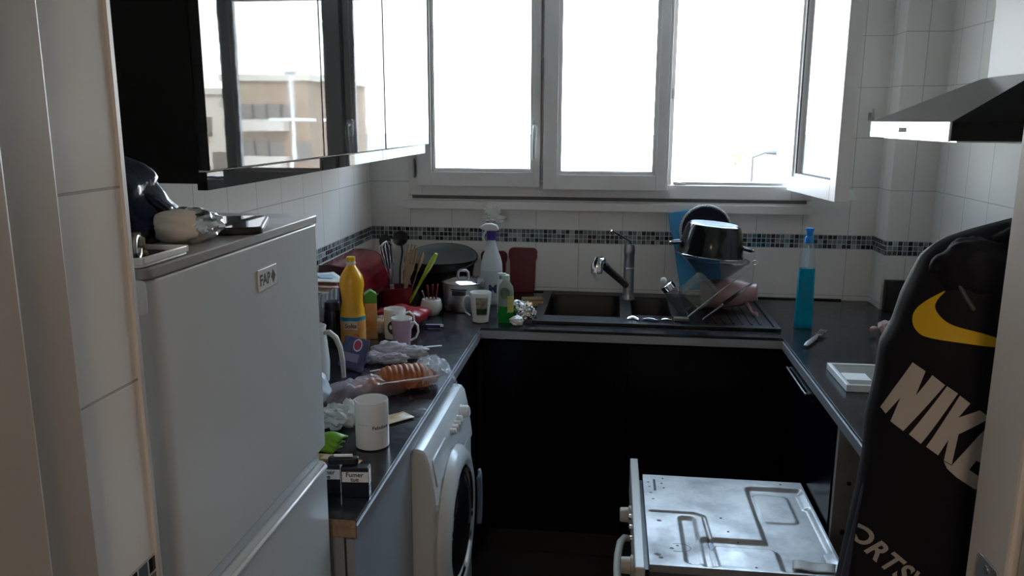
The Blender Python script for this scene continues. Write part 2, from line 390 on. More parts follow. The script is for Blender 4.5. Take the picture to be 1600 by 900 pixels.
for x, z, p in ((.757, 1.43, s1), (.757, 1.84, s1), (.205, 1.43, s1)):
    g = G(); g.lathe([(.0055, 0), (.0055, .075)], 12, TR(x, -.054 if x > .5 else -.03, z - .04)); g.lathe([(.0045, 0), (.003, .006), (0, .007)], 12, TR(x, -.054 if x > .5 else -.03, z + .035))
    mk('hinge', g, greypl, p)
# handle on left sash
g = G(); g.rbox(-.014, .014, -.012, 0, -.035, .035, r=.008, axis='y'); hd = mk('handle', g, whitepl, s1, loc=(.727, -.05, 1.60), bevel=.002)
g = G(); g.tube([(0, -.012, .01), (0, -.034, .01), (.002, -.042, 0), (.001, -.045, -.03), (-.002, -.044, -.09), (-.002, -.042, -.125)], [.008, .008, .009, .009, .008, .007], 12, flat=.8); mk('lever', g, whitepl, hd)
g = G(); g.box(1.2625, 1.274, -.056, -.014, 1.352, 2.188); mk('closing_rebate', g, pvc, s2, bevel=.002, smooth=0)
g = G(); g.box(1.2745, 1.283, -.04, -.02, 1.72, 1.76); mk('latch_bolt', g, steel_soft, s2, smooth=0)

# wall hook right of the window
t = thing('wall_hook', 'small metal hook on the wall right of the open window', 'hook', (2.065, 0, 1.655))
g = G(); g.box(-.012, .012, -.006, 0, -.018, .012); mk('base_plate', g, darksteel, t, bevel=.001)
g = G(); g.tube([(0, -.005, 0), (0, -.025, -.004), (-.004, -.04, .012), (-.008, -.045, .028)], [.006, .005, .005, .004], 10); mk('arm', g, steel_soft, t)

# ------------------------------------------------------------------ base units and worktops
def part_box(name, b, m, parent, bevel=.001, **k):
    g = G(); g.box(*b); return mk(name, g, m, parent, bevel=bevel, smooth=0, **k)
TH = .038; UND = H - TH
# back run under the sink
t = thing('base_cabinet', 'wide gloss black base cabinet under the black sink', 'cabinet', (0, 0, 0))
part_box('carcass', (.62, 1.66, -.62, -.02, .10, .735), blackm, t)
part_box('door', (.594, 1.1225, -.642, -.622, .112, UND - .012), gloss_low, t)
part_box('door', (1.1235, 1.664, -.642, -.622, .112, UND - .012), gloss_low, t)
part_box('plinth', (.60, 1.66, -.60, -.585, .001, .10), mat('grey_plinth', (.025, .025, .028), .35), t)
# left panel and corner filler
t = thing('base_cabinet', 'pale blue-grey panelled base unit between the fridge and washing machine', 'cabinet', (0, 0, 0))
bluepan = mat('blue_grey_laminate', (.30, .34, .38), .35)
part_box('carcass', (.03, .565, -2.095, -1.665, .08, UND - .002), bluepan, t)
part_box('door', (.570, .586, -2.098, -1.664, .09, UND - .004), bluepan, t)
part_box('plinth', (.49, .50, -2.09, -1.72, .001, .08), blackm, t)
t = thing('base_cabinet', 'plain corner base unit between washing machine and sink cabinet', 'cabinet', (0, 0, 0))
part_box('carcass', (.03, .56, -1.12, -.02, .08, UND - .002), carc, t)
part_box('front_panel', (.561, .577, -1.12, -.645, .08, UND - .004), gloss_low, t)
# right run
t = thing('base_cabinet', 'gloss black right hand base cabinet with thin bar handle', 'cabinet', (0, 0, 0))
part_box('carcass', (1.668, 2.265, -1.352, -.16, .08, UND - .002), blackm, t)
d = part_box('door', (1.650, 1.6675, -1.352, -.645, .09, UND - .004), gloss_low, t)
g = G(); g.tube([(1.644, -.77, .831), (1.644, -1.04, .829)], .0028, 10); g.tube([(1.644, -.78, .831), (1.652, -.78, .831)], .0025, 8); g.tube([(1.644, -1.03, .829), (1.652, -1.03, .829)], .0025, 8); mk('handle', g, steel_soft, d)
part_box('plinth', (1.70, 1.71, -1.35, -.62, .001, .08), blackm, t)
part_box('side_panel', (1.655, 2.27, -1.372, -1.3535, .001, UND - .002), mat('raw_side_panel', (.30, .28, .26), .7, col2=(.24, .22, .2), noise_scale=14), t)
g = G(); g.lathe([(0, 0), (.006, 0), (.006, .002), (0, .002)], 12, TR(1.69, -1.373, .70) @ RX); mk('screw_cap', g, darkpl, t)
g = G(); g.lathe([(0, 0), (.007, 0), (.007, .002), (0, .002)], 12, TR(1.685, -1.373, .56) @ RX); mk('screw_cap', g, darkpl, t)
t = thing('base_cabinet', 'black base unit on the right nearest the doorway', 'cabinet', (0, 0, 0))
part_box('carcass', (1.668, 2.265, -2.60, -2.02, .001, UND - .002), blackm, t)
part_box('door', (1.650, 1.6675, -2.60, -2.02, .09, UND - .004), gloss_low, t)

# worktop: U shape (top dark, aluminium edge strip)
t = thing('worktop', 'dark grey-blue laminate worktop running around three walls with metal edge strip', 'worktop', (0, 0, UND))
A, B = .592, 1.649
sk = (.785, 1.636, -.505, -.045)   # sink cut-out
g = G()
g.box(.001, A, -2.10, -.001, 0, TH); g.box(B, 2.119, -.148, -.001, 0, TH); g.box(B, RWX - .001, -2.62, -.1485, 0, TH)
g.box(A, sk[0], -.655, -.001, 0, TH); g.box(sk[1], B, -.655, -.001, 0, TH)
g.box(sk[0], sk[1], -.655, sk[2], 0, TH); g.box(sk[0], sk[1], sk[3], -.001, 0, TH)
mk('slab', g, worktop_m, t, smooth=0)
g = G(); e = .003
g.box(A, A + e, -2.10, -.655 - e, .0, TH - .012); g.box(A, B, -.655 - e, -.655, 0, TH - .010); g.box(B - e, B, -2.62, -.655 - e, 0, TH - .012)
mk('edge_strip', g, alu, t, smooth=0)
for b in ((A, A + .0016, -2.10, -.656, TH - .002, TH + .0004), (B - .0016, B, -2.62, -.656, TH - .002, TH + .0004)):
    g = G(); g.box(*b); mk('edge_highlight', g, mat('bright_highlight', (.6, .62, .65), .25, metal=.8), t, smooth=0)  # bright line added as the highlight along the worktop edges
g = G(); g.box(.45, A - .001, -2.1015, -2.1002, .001, TH - .001); mk('raw_end', g, mat('raw_chipboard', (.36, .24, .15), .8, col2=(.2, .13, .09), noise_scale=60), t, smooth=0)
# black sealant joint at the wall
g = G(); g.tube([(.01 + .1 * k, -.006 + .003 * math.sin(k * 1.7), H + .003) for k in range(21)], .004, 6); struct('trim_6', g, rubber)

# ------------------------------------------------------------------ sink and tap
t = thing('kitchen_sink', 'black composite double sink with drainer set in the back worktop', 'sink', (0, 0, H))
g = G()
def basin(x0, x1, y0, y1, dep):
    n = 10
    def ring(ins, z):
        r = .03; p = []
        for (cx, cy, st) in ((x1 - r - ins, y1 - r - ins, 0), (x0 + r + ins, y1 - r - ins, 90), (x0 + r + ins, y0 + r + ins, 180), (x1 - r - ins, y0 + r + ins, 270)):
            for k in range(5):
                a = R(st + 90 * k / 4); p.append((cx + r * math.cos(a), cy + r * math.sin(a), z))
        return p
    rs = [ring(0, .012), ring(.004, .004), ring(.010, -dep * .6), ring(.018, -dep * .9), ring(.035, -dep)]
    v = [p for r_ in rs for p in r_]; m_ = 20; f = []
    for i in range(4):
        for k in range(m_): f.append((i * m_ + k, i * m_ + (k + 1) % m_, (i + 1) * m_ + (k + 1) % m_, (i + 1) * m_ + k))
    f.append(tuple(4 * m_ + k for k in range(m_)))
    g.add(v, f)
X0, X1, Y0, Y1 = .768, 1.660, -.570, -.030
b1 = (.805, 1.092, -.475, -.10); b2 = (1.135, 1.285, -.430, -.11)
basin(*b1, .15); basin(*b2, .10)
# deck around the basins
for bx in ((X0, b1[0], Y0, Y1), (b1[0], b1[1], Y0, b1[2]), (b1[0], b1[1], b1[3], Y1), (b1[1], b2[0], Y0, Y1), (b2[0], b2[1], Y0, b2[2]), (b2[0], b2[1], b2[3], Y1)):
    g.box(bx[0], bx[1], bx[2], bx[3], .0005, .012)
# drainer slightly lower with ribs
g.box(b2[1], 1.31, Y0, Y1, .0005, .012); g.box(1.31, 1.64, Y0 + .02, Y1 - .02, .0005, .005); g.box(1.64, X1, Y0, Y1, .0005, .012)
g.box(1.31, 1.64, Y0, Y0 + .02, .0005, .012); g.box(1.31, 1.64, Y1 - .02, Y1, .0005, .012)
for k in range(9): g.rbox(1.34 + .032 * k, 1.35 + .032 * k, -.50, -.10, .005, .008, r=.004)
mk('basin_unit', g, sink_m, t, smooth=30, bevel=.0015)
for (x, y, z) in ((.95, -.29, -.149), (1.21, -.27, -.099)):
    g = G(); g.lathe([(.035, 0), (.035, .003), (.022, .004), (.02, .001), (0, .001)], 24, TR(x, y, z)); mk('drain', g, chrome, t)
t = thing('kitchen_tap', 'single lever pull-out spray tap standing behind the sink', 'tap', (1.126, -.150, H + .012))
g = G(); g.lathe([(.027, 0), (.027, .006), (.024, .012), (.0225, .03), (.0215, .13), (.021, .185), (.0225, .19), (.0225, .21), (.019, .228), (0, .231)], 24); bd = mk('body', g, darksteel, t)
g = G(); g.tube([(-.008, -.012, .06), (-.05, -.06, .105), (-.085, -.10, .142), (-.105, -.122, .165)], [.014, .0145, .016, .017], 16); mk('spout', g, darksteel, t)
g = G(); g.tube([(-.104, -.121, .164), (-.112, -.130, .178), (-.122, -.142, .178), (-.128, -.150, .160), (-.128, -.152, .132)], [.017, .021, .0235, .025, .0225], 18); mk('spray_head', g, chrome, t)
g = G(); g.tube([(0, -.002, .225), (-.004, -.01, .243), (-.03, -.035, .262), (-.075, -.07, .292)], [.014, .009, .0055, .005], 12, flat=.8); mk('lever', g, chrome, t)
g = G(); g.lathe([(.0232, .128), (.0236, .131), (.0232, .134)], 24); mk('collar', g, chrome, bd)

# ------------------------------------------------------------------ wall cupboards
CZ0, CZ1, CX = 1.505, 2.30, .32
YS = [-2.04, -1.437, -.885, -.285]
lab = ['gloss black wall cupboard nearest the doorway, above the fridge', 'gloss black wall cupboard in the middle of the row of three', 'gloss black wall cupboard closest to the window']
for k in range(3):
    y0, y1 = YS[k], YS[k + 1]
    t = thing('wall_cupboard', lab[k], 'cupboard', (0, y0, CZ0), group='gloss black wall cupboards')
    w = y1 - y0
    part_box('carcass', (.001, CX - .021, .001, w - .001, .012, CZ1 - CZ0), blackm, t)
    dr = part_box('door', (-.02, 0, 0, w - .0055, .036, CZ1 - CZ0), gloss, t, bevel=.0012)
    dr.location = (CX + (0, 0, .006)[k], .003, 0); dr.rotation_euler = (0, 0, R((-.1, -.45, -.3)[k]))          # doors hang slightly out of true
    part_box('lower_rail', (CX - .026, CX - .006, .0015, w - .0015, 0, .033), gloss, t, bevel=.001)

# ------------------------------------------------------------------ fridge
t = thing('fridge_freezer', 'white two-door fridge freezer beside the doorway', 'fridge', (0, -2.65, 0))
FD = .52
part_box('cabinet', (.02, .50, .004, FD - .004, .02, 1.462), whitegl, t, bevel=.004)
g = G(); g.rbox(.02, .557, 0, FD, 1.4625, 1.476, r=.012); mk('top_panel', g, mat('fridge_top_plate', (.30, .29, .28), .3, rough2=.5, noise_scale=8), t, bevel=.002)
def fdoor(z0, z1, name):
    g = G(); p = []
    for (cx, cy, r_, st) in ((.557 - .022, FD - .022, .022, 0), (.505, FD - .004, .004, 90), (.505, .004, .004, 180), (.557 - .03, .03, .03, 270)):
        for k in range(7):
            a = R(st + 90 * k / 6); p.append((cx + r_ * math.cos(a), cy + r_ * math.sin(a)))
    g.prism(p, z0, z1); return mk(name, g, whitegl, t, bevel=.002)
d1 = fdoor(1.066, 1.4615, 'door'); d2 = fdoor(.06, 1.030, 'door')
part_box('grip_channel', (.502, .540, .006, FD - .006, 1.0305, 1.0655), mat('grey_white_channel', (.50, .53, .55), .35), t, bevel=.002)
g = G(); g.tube([(.555, .02, 1.0285), (.560, .03, 1.0315), (.560, FD - .03, 1.0315), (.555, FD - .02, 1.0285)], .004, 10); mk('grip_lip', g, whitegl, d2)
g = G(); g.box(.5572, .5596, .268, .332, 1.394, 1.425); bd = mk('badge', g, mat('badge_white', (.7, .7, .68), .3), d1, bevel=.001, smooth=0)
g = text_geo('FAR', .022, bold=.0008); mapg(g, lambda v: (.55985, v.x + .290, v.y + 1.4085)); mk('badge_text', g, ink, bd, smooth=0)
g = G(); g.add([(.55985, .309, 1.409), (.55985, .317, 1.42), (.55985, .325, 1.409), (.55985, .317, 1.398)], [(0, 1, 2, 3)]); mk('badge_mark', g, ink, bd, smooth=0)
g = G(); g.rbox(.47, .556, -.003, .0, 1.425, 1.464, r=.006, axis='y'); mk('hinge_cover', g, whitepl, t, bevel=.001)
part_box('plinth_grille', (.03, .52, .01, FD - .01, .0, .055), greypl, t)

FT = 1.4765
# things on the fridge
t = thing('phone', 'black smartphone lying on the fridge top reflecting the window', 'phone', (.506, -2.325, FT), (0, 0, R(20)))
g = G(); g.rbox(-.04, .04, -.075, .075, 0, .010, r=.012, seg=4); mk('body', g, darkpl, t, bevel=.002)
g = G(); g.rbox(-.036, .036, -.071, .071, .0101, .0106, r=.010, seg=4); mk('screen', g, mat('phone_glass', (.005, .005, .006), .03, spec=.8), t)
g = G(); g.ico((0, 0, .022), .037, 4, .22, 2.6, 3, (1.0, .9, .60), flat=-.0215)
o = mk('foil_parcel', g, foil_m, None, (.508, -2.462, FT), (0, 0, R(30)), smooth=30); tag(o, 'crumpled silver foil parcel on top of the fridge', 'foil parcel')
g = G(); g.ico((-.014, -.010, .023), .031, 4, .16, 1.8, 9, (1.1, .9, .72), flat=-.0225); mk('paper_wrap', g, mat('beige_wrap', (.66, .60, .52), .35, bump=.4), o)
t = thing('tray', 'shallow white tray holding small dark odds and ends on fridge corner', 'tray', (.478, -2.601, FT), (0, 0, R(0)))
g = G(); g.rbox(-.075, .075, -.05, .05, 0, .003, r=.008)
for b in ((-.075, .075, -.05, -.046), (-.075, .075, .046, .05), (-.075, -.071, -.046, .046), (.071, .075, -.046, .046)): g.box(*b, .003, .011)
mk('rim', g, whitepl, t, bevel=.0015); g = G(); g.rbox(-.07, .07, -.045, .045, .0032, .005, r=.004); mk('lining', g, mat('tray_lining', (.03, .022, .015), .7, bump=.6, bump_scale=90), t)
rnd = random.Random(3)
brass = mat('old_brass', (.45, .38, .22), .3, metal=1)
pts = [(-.05 + .1 * k / 13, -.012 + .018 * math.sin(k * .9), .0095) for k in range(14)]
g = G()
for i, p in enumerate(pts): g.ico(p, .0040, 1)
o = mk('bead_chain', g, brass, None, (.482, -2.582, FT)); tag(o, 'small string of beads lying in the tray on the fridge', 'chain')
for i, (x, y, r_, lb) in enumerate(((.045, -.025, .012, 'metal ring standing at the front of the fridge tray'), (-.03, .02, .010, 'metal ring lying in the back of the fridge tray'))):
    g = G(); g.tube(arc((0, 0, r_), r_, 0, 345, 20, 'yz'), .0022, 8, closed=False)
    o = mk('key_ring', g, [steel_soft, brass][i], None, (.490 + x, -2.601 + y, FT + .0072), (0, 0, R(60 * i + 20))); tag(o, lb, 'ring')
for i, (x, y, h) in enumerate(((-.015, .025, .03), (.01, .03, .022))):
    g = G(); g.lathe([(.008, 0), (.009, .003), (.009, h * .7), (.005, h * .8), (.005, h), (0, h)], 16)
    o = mk('small_jar', g, [darkpl, brass][i], None, (.490 + x, -2.601 + y, FT + .0052)); tag(o, ['tiny black capped jar in the fridge tray', 'tiny brass coloured pot in the fridge tray'][i], 'jar')
# navy bag
def bagf(u, v):
    a = u * 2 * math.pi; z = v
    w = .100 * (1 - .10 * v) * (1 - .55 * max(0, v - .55) / .45) + .012; d = .065 * (1 - .75 * v ** 1.6) + .006
    c, s = math.cos(a), math.sin(a); e = .55
    x = w * abs(c) ** e * (1 if c > 0 else -1); y = d * abs(s) ** e * (1 if s > 0 else -1)
    n1 = noise.noise(Vector((x * 14, y * 14, z * 3.0))); n2 = abs(noise.noise(Vector((x * 7 + 5, z * 2.2, y * 7))))
    k = 1 + .14 * n1 + .20 * n2 * (1 if v > .02 else 0) + .10 * abs(noise.noise(Vector((x * 26, y * 26 + 3, z * 5)))) * min(1, v * 6)
    return (x * k - .06 * v * v, y * k, z * .142 + .010 * n1 * v)
g = G(); g.grid(bagf, 44, 26, True); n = 44; g.f.append(tuple(range(n))); g.m.append(0); g.f.append(tuple(25 * n + k for k in range(n))); g.m.append(0)
t = thing('foil_bag', 'shiny navy blue plastic bag slumped on the fridge top', 'bag', (.366, -2.475, FT + .0005), (0, 0, R(0)))
mk('bag_body', g, blue_bag_m, t, smooth=50)
g = G(); g.prism([(.060, .078), (.100, .062), (.126, .044), (.112, .026), (.098, .012), (.040, .010), (.030, .05)], -.012, .006, 'y'); mk('flap', g, blue_bag_m, t, (0, -.004, 0), (0, 0, R(4)), bevel=.004)
g = G(); g.tube([(.0, 0, .118), (.006, 0, .129), (.004, 0, .14), (.002, 0, .146)], [.004, .003, .003, .001], 8, flat=.4); mk('tie', g, blue_bag_m, t)

# ------------------------------------------------------------------ washing machine
t = thing('washing_machine', 'white front loading washing machine under the left worktop', 'washing machine', (0, -1.655, 0))
wmw = .515
prof = [(.05, .02), (.05, .852), (.600, .852), (.614, .848), (.623, .836), (.632, .795), (.640, .74), (.645, .695), (.645, .690), (.641, .685), (.641, .06), (.632, .02)]
g = G(); g.prism([(p[0], p[1]) for p in prof], 0, wmw, 'y'); mk('body', g, whitegl, t, smooth=30, bevel=.006)
DC = (.200, .560)
g = G(); M = TR(.643, DC[0], DC[1]) @ RY
g.lathe([(.205, -.004), (.212, .004), (.208, .016), (.195, .028), (.175, .034), (.158, .030), (.150, .022), (.146, .006)], 56, M, cap=False)
dr = mk('door', g, whitegl, t)
g = G(); g.lathe([(.152, .012), (.135, .026), (.10, .036), (.05, .042), (0, .043)], 48, M, cap=False); mk('door_glass', g, mat('door_glass_dark', (.012, .013, .016), .06, spec=.8), dr)
g = G(); g.lathe([(.158, .028), (.152, .032), (.147, .026)], 48, M, cap=False); mk('inner_ring', g, chrome, dr)
g = G(); g.grid(lambda u, v: (.690 + .006 * math.sin(math.pi * v), DC[0] + (.150 + .034 * v) * math.cos(R(-28 + 56 * u)), DC[1] + (.150 + .034 * v) * math.sin(R(-28 + 56 * u))), 16, 6)
mk('door_handle', g, mat('grey_blue_plastic', (.13, .18, .24), .3), dr, solid=.008)
def front_x(z):
    for (xa, za), (xb, zb) in zip(prof[2:], prof[3:]):
        if zb <= z <= za: return xa + (xb - xa) * (za - z) / max(1e-6, za - zb)
    return .641
g = G(); g.tube([(front_x(.705) + .0005, .01, .705), (front_x(.705) + .0005, wmw - .01, .705)], .0015, 6); mk('panel_seam', g, greypl, t)
for i, (y, r_) in enumerate(((.41, .018), (.35, .010), (.315, .008), (.285, .008), (.255, .008))):
    z = .800; g = G(); M = TR(front_x(z) - .002, y, z) @ RY @ Matrix.Rotation(R(-10), 4, 'Y')
    g.lathe([(r_ * 1.25, 0), (r_ * 1.2, .003), (r_, .005), (r_ * .9, .016 if i else .024), (r_ * .7, .018 if i else .027), (0, .018 if i else .027)], 24, M); mk('knob' if i == 0 else 'button', g, whitepl, t)
g = G(); g.rbox(.03, .19, .742, .812, -.001, .004, r=.008); mapg(g, lambda v: (front_x(v.y) + v.z, v.x, v.y)); mk('soap_drawer', g, whitegl, t, bevel=.001)
g = text_geo('60 40 30', .013); mapg(g, lambda v: (front_x(.745) + .0015, v.x + .32, v.y + .745)); mk('programme_marks', g, greypl, t, smooth=0)
for y in (.05, wmw - .05):
    for x in (.1, .58):
        g = G(); g.lathe([(.022, 0), (.022, .012), (.012, .013), (.012, .0205)], 16, TR(x, y, 0)); mk('foot', g, rubber, t)

# ------------------------------------------------------------------ oven on the floor
t = thing('built_in_oven', 'pulled-out built-in oven standing on the floor with bare metal top', 'oven', (0, 0, 0))
OX0, OX1, OY0, OY1, OZ = 1.168, 1.640, -1.600, -1.078, .56
ovm = mat('galvanised_sheet', (.50, .48, .46), .34, metal=.6, rough2=.6, noise_scale=7, col2=(.30, .30, .30))
g = G(); g.box(OX0, OX1, OY0, OY1, .02, OZ - .012); mk('body', g, mat('galvanised_side', (.14, .15, .17), .4, metal=.7), t, smooth=0, bevel=.002)
# pressed top: height field
def path_d(p, pts):
    best = 9
    for a, b in zip(pts, pts[1:]):
        a, b = Vector(a), Vector(b); ab = b - a; k = max(0, min(1, (p - a).dot(ab) / ab.length_squared)); best = min(best, (p - (a + ab * k)).length)
    return best
W_, D_ = OX1 - OX0, OY1 - OY0
def inrr(u, v, u0, u1, v0, v1, r=.03):
    dx = max(u0 + r - u, 0, u - u1 + r); dy = max(v0 + r - v, 0, v - v1 + r); return r - math.hypot(dx, dy)
def sm(x, w): return max(0, min(1, x / w * .5 + .5))
def oh(u, v):
    """pressing depth; u right, v away from the doorway, metres on the lid"""
    d = 0
    a = inrr(u, v, .305, .60, -.1, .475, .02)                   # big low field right, and front strip
    b = inrr(u, v, .135, .60, -.1, .150, .02)
    low = max(a, b)
    d -= .010 * sm(low, .006)
    e = inrr(u, v, .345, .43, .30, .435, .015); d -= .0   # inner raised pad
    d += .0035 * sm(inrr(u, v, .315, .415, .27, .44, .02), .004)
    d -= .009 * sm(inrr(u, v, .092, .132, .02, .262, .012), .006)   # slot channel
    d -= .009 * sm(inrr(u, v, .118, .26, .125, .165, .012), .006) * 0
    d += .009 * sm(inrr(u, v, .160, .325, -.08, .118, .02), .006)
    d -= .006 * sm(.0045 - path_d(Vector((u, v)), [(-.01, .285), (.135, .285), (.160, .27), (.168, .02)]), .003)
    d += .006 * sm(inrr(u, v, .448, .475, .36, .45, .008), .004)
    d += .006 * sm(inrr(u, v, .448, .475, .06, .12, .008), .004)
    ed = min(u, v, W_ - u, D_ - v); d *= sm(ed - .012, .006)
    return d
g = G(); nu, nv = 150, 165
g.grid(lambda a, b: (OX0 + a * W_, OY0 + b * D_, OZ + oh(a * W_, b * D_)), nu, nv)
mk('top_sheet', g, ovm, t, smooth=60)
g = G(); g.box(OX0, OX1, OY0 - .001, OY0, OZ - .02, OZ); g.box(OX0, OX1, OY1, OY1 + .001, OZ - .02, OZ); g.box(OX1, OX1 + .001, OY0, OY1, OZ - .02, OZ); mk('folded_rim', g, ovm, t, smooth=0)
for (u, v) in ((.06, .50), (.055, .465), (.06, .435), (.205, .265), (.215, .19), (.235, .148), (.26, .018), (.10, .018), (.41, .503), (.455, .45)):
    g = G(); z = OZ + oh(u, v); g.lathe([(0, 0), (.0032, 0), (.0032, .0008), (0, .0008)], 10, TR(OX0 + u, OY0 + v, z)); mk('screw', g, ink, t)
g = G(); g.rbox(OX0 + .030, OX0 + .037, OY0 + .415, OY0 + .49, OZ, OZ + .0006, r=.001); mk('vent_slot', g, ink, t)
stain = mat('burnt_smear', (.17, .14, .11), .6)
g = G(); g.tube([(OX0 + .078 + .030 * math.cos(R(a)), OY0 + .09 + .020 * math.sin(R(a)), OZ + .0002) for a in range(-120, 131, 12)], .0010, 6, flat=.3)
for (u, v, r_) in ((.022, .05, .008), (.03, .035, .006), (.06, .085, .005), (.035, .23, .006), (.02, .40, .005), (.018, .44, .004), (.025, .36, .004), (.015, .47, .004), (.075, .10, .004)):
    g.ico((OX0 + u, OY0 + v, OZ + oh(u, v)), r_, 2, .5, 3, u * 50, (1, 1, .05))
mk('burnt_stain', g, stain, t)
g = G(); g.grid(lambda a, b: (OX0 + .345 + .10 * a + .01 * b, OY0 + .02 + .045 * b - .01 * a, OZ + .0015 + .0015 * math.sin(9 * a)), 10, 6); mk('peeling_tape', g, mat('old_tape', (.50, .47, .42), .4), t, solid=.0004)
# control front (faces the washing machine)
g = G(); g.box(1.128, 1.152, OY0 - .108, OY1 - .0, .50, .612); fp = mk('control_panel', g, mat('cream_enamel', (.52, .50, .46), .3), t, bevel=.003, smooth=0)
g = G(); g.box(1.1525, 1.1675, OY0 - .0, OY1 - .01, .03, .545); mk('front_plate', g, darkpl, t, smooth=0)
g = G(); g.box(1.128, 1.152, OY0 - .108, OY1, .05, .495); od = mk('oven_door', g, mat('oven_door_glass', (.015, .015, .016), .08), t, bevel=.003, smooth=0)
crm = mat('cream_plastic', (.50, .48, .41), .4)
for y, z in ((-1.335, .553), (-1.60, .553)):
    g = G(); M = TR(1.128, y, z) @ Matrix.Rotation(R(-90), 4, 'Y'); g.lathe([(.026, 0), (.026, .006), (.021, .008), (.020, .028), (.018, .031), (0, .031)], 32, M); g.rbox(-.003, .003, -.019, .019, .031, .036, r=.002)
    g.v[-0:]; kn = G(); kn.lathe([(.026, 0), (.026, .006), (.021, .008), (.020, .028), (.018, .031), (0, .031)], 32, M); mk('knob', kn, crm, fp)
for y in (-1.36, -1.42, -1.48):
    g = G(); g.lathe([(.008, 0), (.008, .006), (.006, .008), (0, .008)], 16, TR(1.128, y, .560) @ Matrix.Rotation(R(-90), 4, 'Y')); mk('button', g, chrome, fp)
g = G(); g.tube([(1.13, -1.26, .44), (1.115, -1.265, .445), (1.102, -1.30, .448), (1.094, -1.38, .45), (1.092, -1.45, .45), (1.094, -1.53, .45), (1.102, -1.62, .448), (1.115, -1.66, .445), (1.13, -1.665, .44)], .011, 14, flat=.8); mk('door_handle', g, crm, od)

# ------------------------------------------------------------------ cooker hood
t = thing('cooker_hood', 'black and steel chimney cooker hood on the right wall', 'cooker hood', (0, 0, 0))
hx0, hy0, hy1, hz0, hz1 = 1.78, -1.535, -.975, 1.592, 1.633
g = G(); g.box(hx0 + .006, RWX - .001, hy0, hy1, hz0, hz1); mk('canopy_rim', g, blackm, t, smooth=0)
g = G(); g.box(hx0, hx0 + .0055, hy0, hy1, hz0 - .001, hz1); fp = mk('front_strip', g, steel, t, smooth=0, bevel=.001)
for k in range(5):
    g = G(); g.rbox(-.0016, .0016, -.006, .006, 0, .002, r=.0015); mapg(g, lambda v: (hx0 - v.z, -1.262 + k * .011 + v.x, 1.613 + v.y)); mk('button', g, ink, fp)
cx0, cy0, cy1 = 2.02, -1.40, -1.11
def frus(x0, x1, ya, yb, x2, yc, yd, z0, z1):
    return [(x0, ya, z0), (x1, ya, z0), (x1, yb, z0), (x0, yb, z0), (x2, yc, z1), (x1, yc, z1), (x1, yd, z1), (x2, yd, z1)]
g = G(); g.add(frus(hx0 + .004, RWX - .001, hy0, hy1, cx0 - .01, cy0, cy1, hz1 + .0005, 1.745), [(3, 2, 1, 0), (4, 5, 6, 7), (1, 2, 6, 5), (2, 3, 7, 6), (3, 0, 4, 7)]); mk('pyramid', g, mat('smoked_steel', (.26, .25, .24), .25, metal=1), t, smooth=0)
g = G(); g.add([(hx0 + .004, hy0 - .001, hz1), (RWX - .002, hy0 - .001, hz1), (RWX - .002, cy0 - .001, 1.745), (cx0 - .01, cy0 - .001, 1.745)], [(0, 1, 2, 3)]); mk('dark_side_sheet', g, blackm, t, smooth=0, solid=.002)  # black sheet stands in for the dark reflection on this side
g = G(); g.box(cx0, RWX - .001, cy0 + .005, cy1 - .005, 1.7455, CEIL - .002); mk('chimney', g, mat('chimney_white', (.46, .43, .42), .45), t, smooth=0, bevel=.002)
g = G(); g.box(hx0 + .03, RWX - .03, hy0 + .03, hy1 - .03, hz0 - .004, hz0 - .0005); mk('grease_filter', g, steel, t, smooth=0)

# ------------------------------------------------------------------ left worktop things
def cyl_map(g, r, a0, z0, taper=None):
    """wrap flat text (x, y) around a vertical cylinder; a0 = facing angle"""
    return mapg(g, lambda v: (((taper(z0 + v.y) if taper else r) + .0006) * math.cos(a0 + v.x / r), ((taper(z0 + v.y) if taper else r) + .0006) * math.sin(a0 + v.x / r), z0 + v.y))
def mug(name, label, loc, r, h, m, handle_ang=None, rb=None, inner=None, hs=1.0, cat='mug'):
    t = thing(name, label, cat, loc); rb = rb or r * .94
    g = G(); g.lathe([(rb * .85, 0), (rb, .003), (rb + (r - rb) * .3, h * .3), (r, h - .003), (r - .001, h), (r - .003, h), (r - .004, h - .006), (rb - .005, .01), (0, .007)], 48)
    b = mk('body', g, m, t)
    if inner:
        g = G(); g.lathe([(r - .0036, h - .001), (r - .0045, h - .006), (rb - .0056, .0105), (0, .0076)], 40, cap=False); mk('inside', g, inner, t)
        g = G(); g.lathe([(r + .0003, h - .004), (r - .0005, h + .0006), (r - .003, h + .0006), (r - .0038, h - .004)], 48, cap=False); mk('rim', g, inner, t)
    if handle_ang is not None:
        g = G(); c, s = math.cos(handle_ang), math.sin(handle_ang)
        p = [(r * .93, h * .84), (r + .012 * hs, h * .88), (r + .026 * hs, h * .76), (r + .028 * hs, h * .55), (r + .018 * hs, h * .33), (r * .95, h * .22)]
        g.tube([(a * c, a * s, z) for a, z in p], [.005, .005, .0045, .0045, .0045, .005], 12, flat=.75); mk('handle', g, inner or m, t)
    return t
A_ = R(-60)
t = mug('mug', 'tall white mug with small dark lettering nearest the fridge', (.520, -1.752, H + .0005), .0385, .112, ceramic, R(118), rb=.038)
g = text_geo('Fabulous', .0115, bold=.0003); cyl_map(g, .0385, R(-42), .055); mk('printed_text', g, ink, t, smooth=0)
g = text_geo('Paris 2014', .006); cyl_map(g, .0385, R(-108), .062); mk('printed_text', g, greypl, t, smooth=0)
g = text_geo('c\'est toi', .006); cyl_map(g, .0385, R(-42), .043); mk('printed_text', g, greypl, t, smooth=0)
t = mug('mug', 'pale lilac mug with white rim in front of the taller white mug', (.373, -.924, H + .0005), .0345, .095, lilac, R(-8), inner=ceramic, rb=.028, hs=.85)
